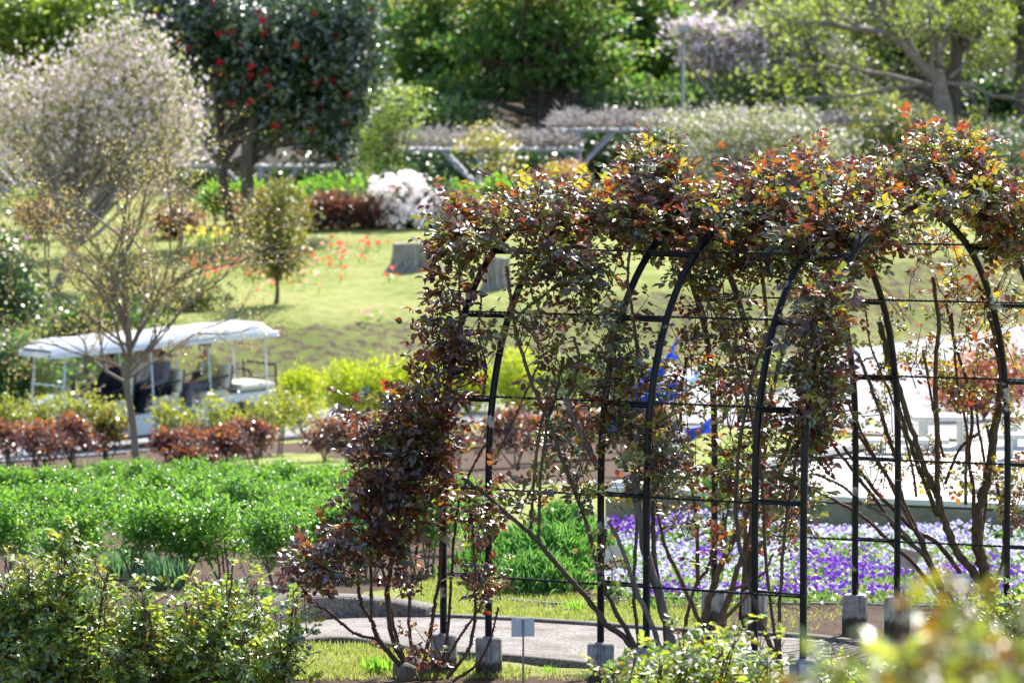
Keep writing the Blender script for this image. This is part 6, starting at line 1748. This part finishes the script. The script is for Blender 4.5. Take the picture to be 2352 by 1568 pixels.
# blossom and pale trees to the right
for lab, px, bl_, mp in [('white blossom tree with tiered branches, right of the lamp post', 1700, [(1680, 80, 100, 22), (1760, 105, 110, 20), (1610, 70, 60, 20), (1720, 150, 130, 20), (1640, 120, 70, 20), (1830, 130, 80, 20)], [.70, .16, .14]),
                         ('pale blossom tree lower on the slope beside the bare grey tree', 1850, [(1830, 60, 110, 60), (1880, 150, 90, 50), (1800, 200, 120, 40)], [.14, .36, .5])]:
    blossom(lab, px, 122, bl_, 320, 24, .20, .27, .12, [M['blossom'], M['spring_leaf'], M['grey_green']], mp, 22, group='trees on the hillside')
bgtree('soft green tree on the slope behind the pale blossom', 1760, 132, [(1700, 40, 150, 70), (1850, 60, 150, 80), (1750, 180, 180, 70), (1950, 150, 120, 80), (1680, 250, 120, 40), (1880, 250, 140, 40)], [M['grey_green'], M['spring_leaf']], 520, 24, .30, .4, .2, [.6, .4], 24)
bgtree('pale green sparse tree filling the upper right', 2060, 126, [(2050, 40, 150, 70), (2150, 120, 150, 60), (1980, 120, 100, 70), (2250, 60, 120, 80)], [M['spring_leaf'], M['grey_green']], 190, 20, .22, .32, .14, [.6, .4], 24)
# bare grey trees at the right
D = 113.0
tb = GP(2178, D)
st = []
for a, b_, r in [((2160, 190), (2050, 70), .20), ((2150, 200), (2080, 60), .1), ((2140, 200), (1950, 190), .08), ((2130, 190), (1900, 240), .07), ((2160, 150), (2130, 30), .12), ((2170, 190), (2290, 200), .08), ((2060, 90), (1960, 70), .09), ((2055, 80), (1990, -30), .12), ((2160, 120), (2200, -20), .09), ((2180, 180), (2260, 120), .06)]:
    q = P(*a, D); e = P(*b_, D + rng.uniform(-1, 1)); v = e - q
    st.append((q, v, np.linalg.norm(v), r))
bare_tree('grey_barked_tree', 'pale grey leaning tree with bare spreading limbs and a few yellow green leaves', 'tree', tb, [tb - [0, 0, .3], P(2170, 270, D), P(2160, 210, D), P(2150, 160, D)], st, .32, 1, 4, [0, 4, 3, 3], R(36), .02, [M['spring_leaf']], [1.0], 2, .13, .16, M['bark_pale'], 'trees on the hillside')
def trunk_tree(label, px, D, r, crown, mats, nc):
    b = GP(px, D)
    root, _ = plant('tall_tree', label, 'tree', b, [pxblob(*q, D) for q in crown], mats, nc, 20, .17, .34, limbs=14, r0=r, fork=.9, bark=M['bark'], group='trees on the hillside', lean=P(px + 6, -60, D))
trunk_tree('dark straight trunk standing right beside the pale grey leaning tree', 2192, 113.5, .24, [(2200, -60, 150, 60), (2260, 40, 60, 60)], [M['spring_leaf']], 60)
trunk_tree('dark curved trunk at the right picture edge on the brown slope', 2346, 116, .26, [(2330, -60, 120, 70), (2360, 60, 50, 60)], [M['spring_leaf']], 50)
trunk_tree('thin dark trunk on the slope left of the leaning grey tree', 1975, 126, .17, [(1980, -40, 110, 60)], [M['spring_leaf'], M['grey_green']], 60)
trunk_tree('thin dark trunk behind the pale blossom', 1880, 130, .14, [(1880, -40, 110, 60)], [M['grey_green']], 60)
# left shaded evergreens beside the road
bush('evergreen_bush', 'dark evergreen mass beside the cart at the left picture edge', 'bush', 10, 76, [(0, 720, 110, 110), (60, 800, 70, 60), (-40, 600, 110, 80)], [M['dark_shrub']], 210, 24, .13, .22, limbs=12, r0=.06, stems=3)
bush('evergreen_bush', 'dark bush low beside the nose of the cart at the left edge', 'bush', 40, 71.5, [(20, 870, 90, 50), (100, 850, 60, 40), (-20, 800, 60, 50)], [M['dark_shrub'], M['maple']], 150, 24, .11, .19, limbs=10, r0=.05, stems=3)
bush('evergreen_bush', 'mid green bush directly behind the windscreen of the cart', 'bush', 150, 74.5, [(110, 820, 90, 60), (200, 750, 90, 60), (300, 720, 100, 50), (180, 840, 80, 40)], [M['dark_shrub'], M['maple']], 170, 24, .12, .2, limbs=12, r0=.05, stems=3)
bush('evergreen_bush', 'low shaded shrub behind the thin tree above the cart roof', 'bush', 400, 78, [(380, 690, 110, 40), (270, 650, 90, 50), (470, 700, 60, 30)], [M['dark_shrub'], M['conifer']], 120, 22, .11, .18, limbs=10, r0=.04, stems=3)

# far wood on the hill top: keeps the slope closed above the picture
def far_wood():
    n = 42000
    x = rng.uniform(-34, 34, n); y = rng.uniform(146, 180, n)
    z = gz(x, y) + rng.random(n) ** .8 * (7 + 3 * np.sin(x * .5))
    MB().stamp(quad_t(.7), np.c_[x, y, z], rand_dir(n), nrm(rand_dir(n) + [0, 0, .7]), .6 * rng.uniform(.6, 1.3, n), rng.integers(0, 3, n)).build('forest', [M['maple'], M['dark_shrub'], M['grey_green']])['kind'] = 'stuff'
far_wood()
bpy.context.view_layer.update()

for o in S.objects:
    if 'label' in o and len(o['label'].split()) > 16: print('LONG', o.name, o['label'])
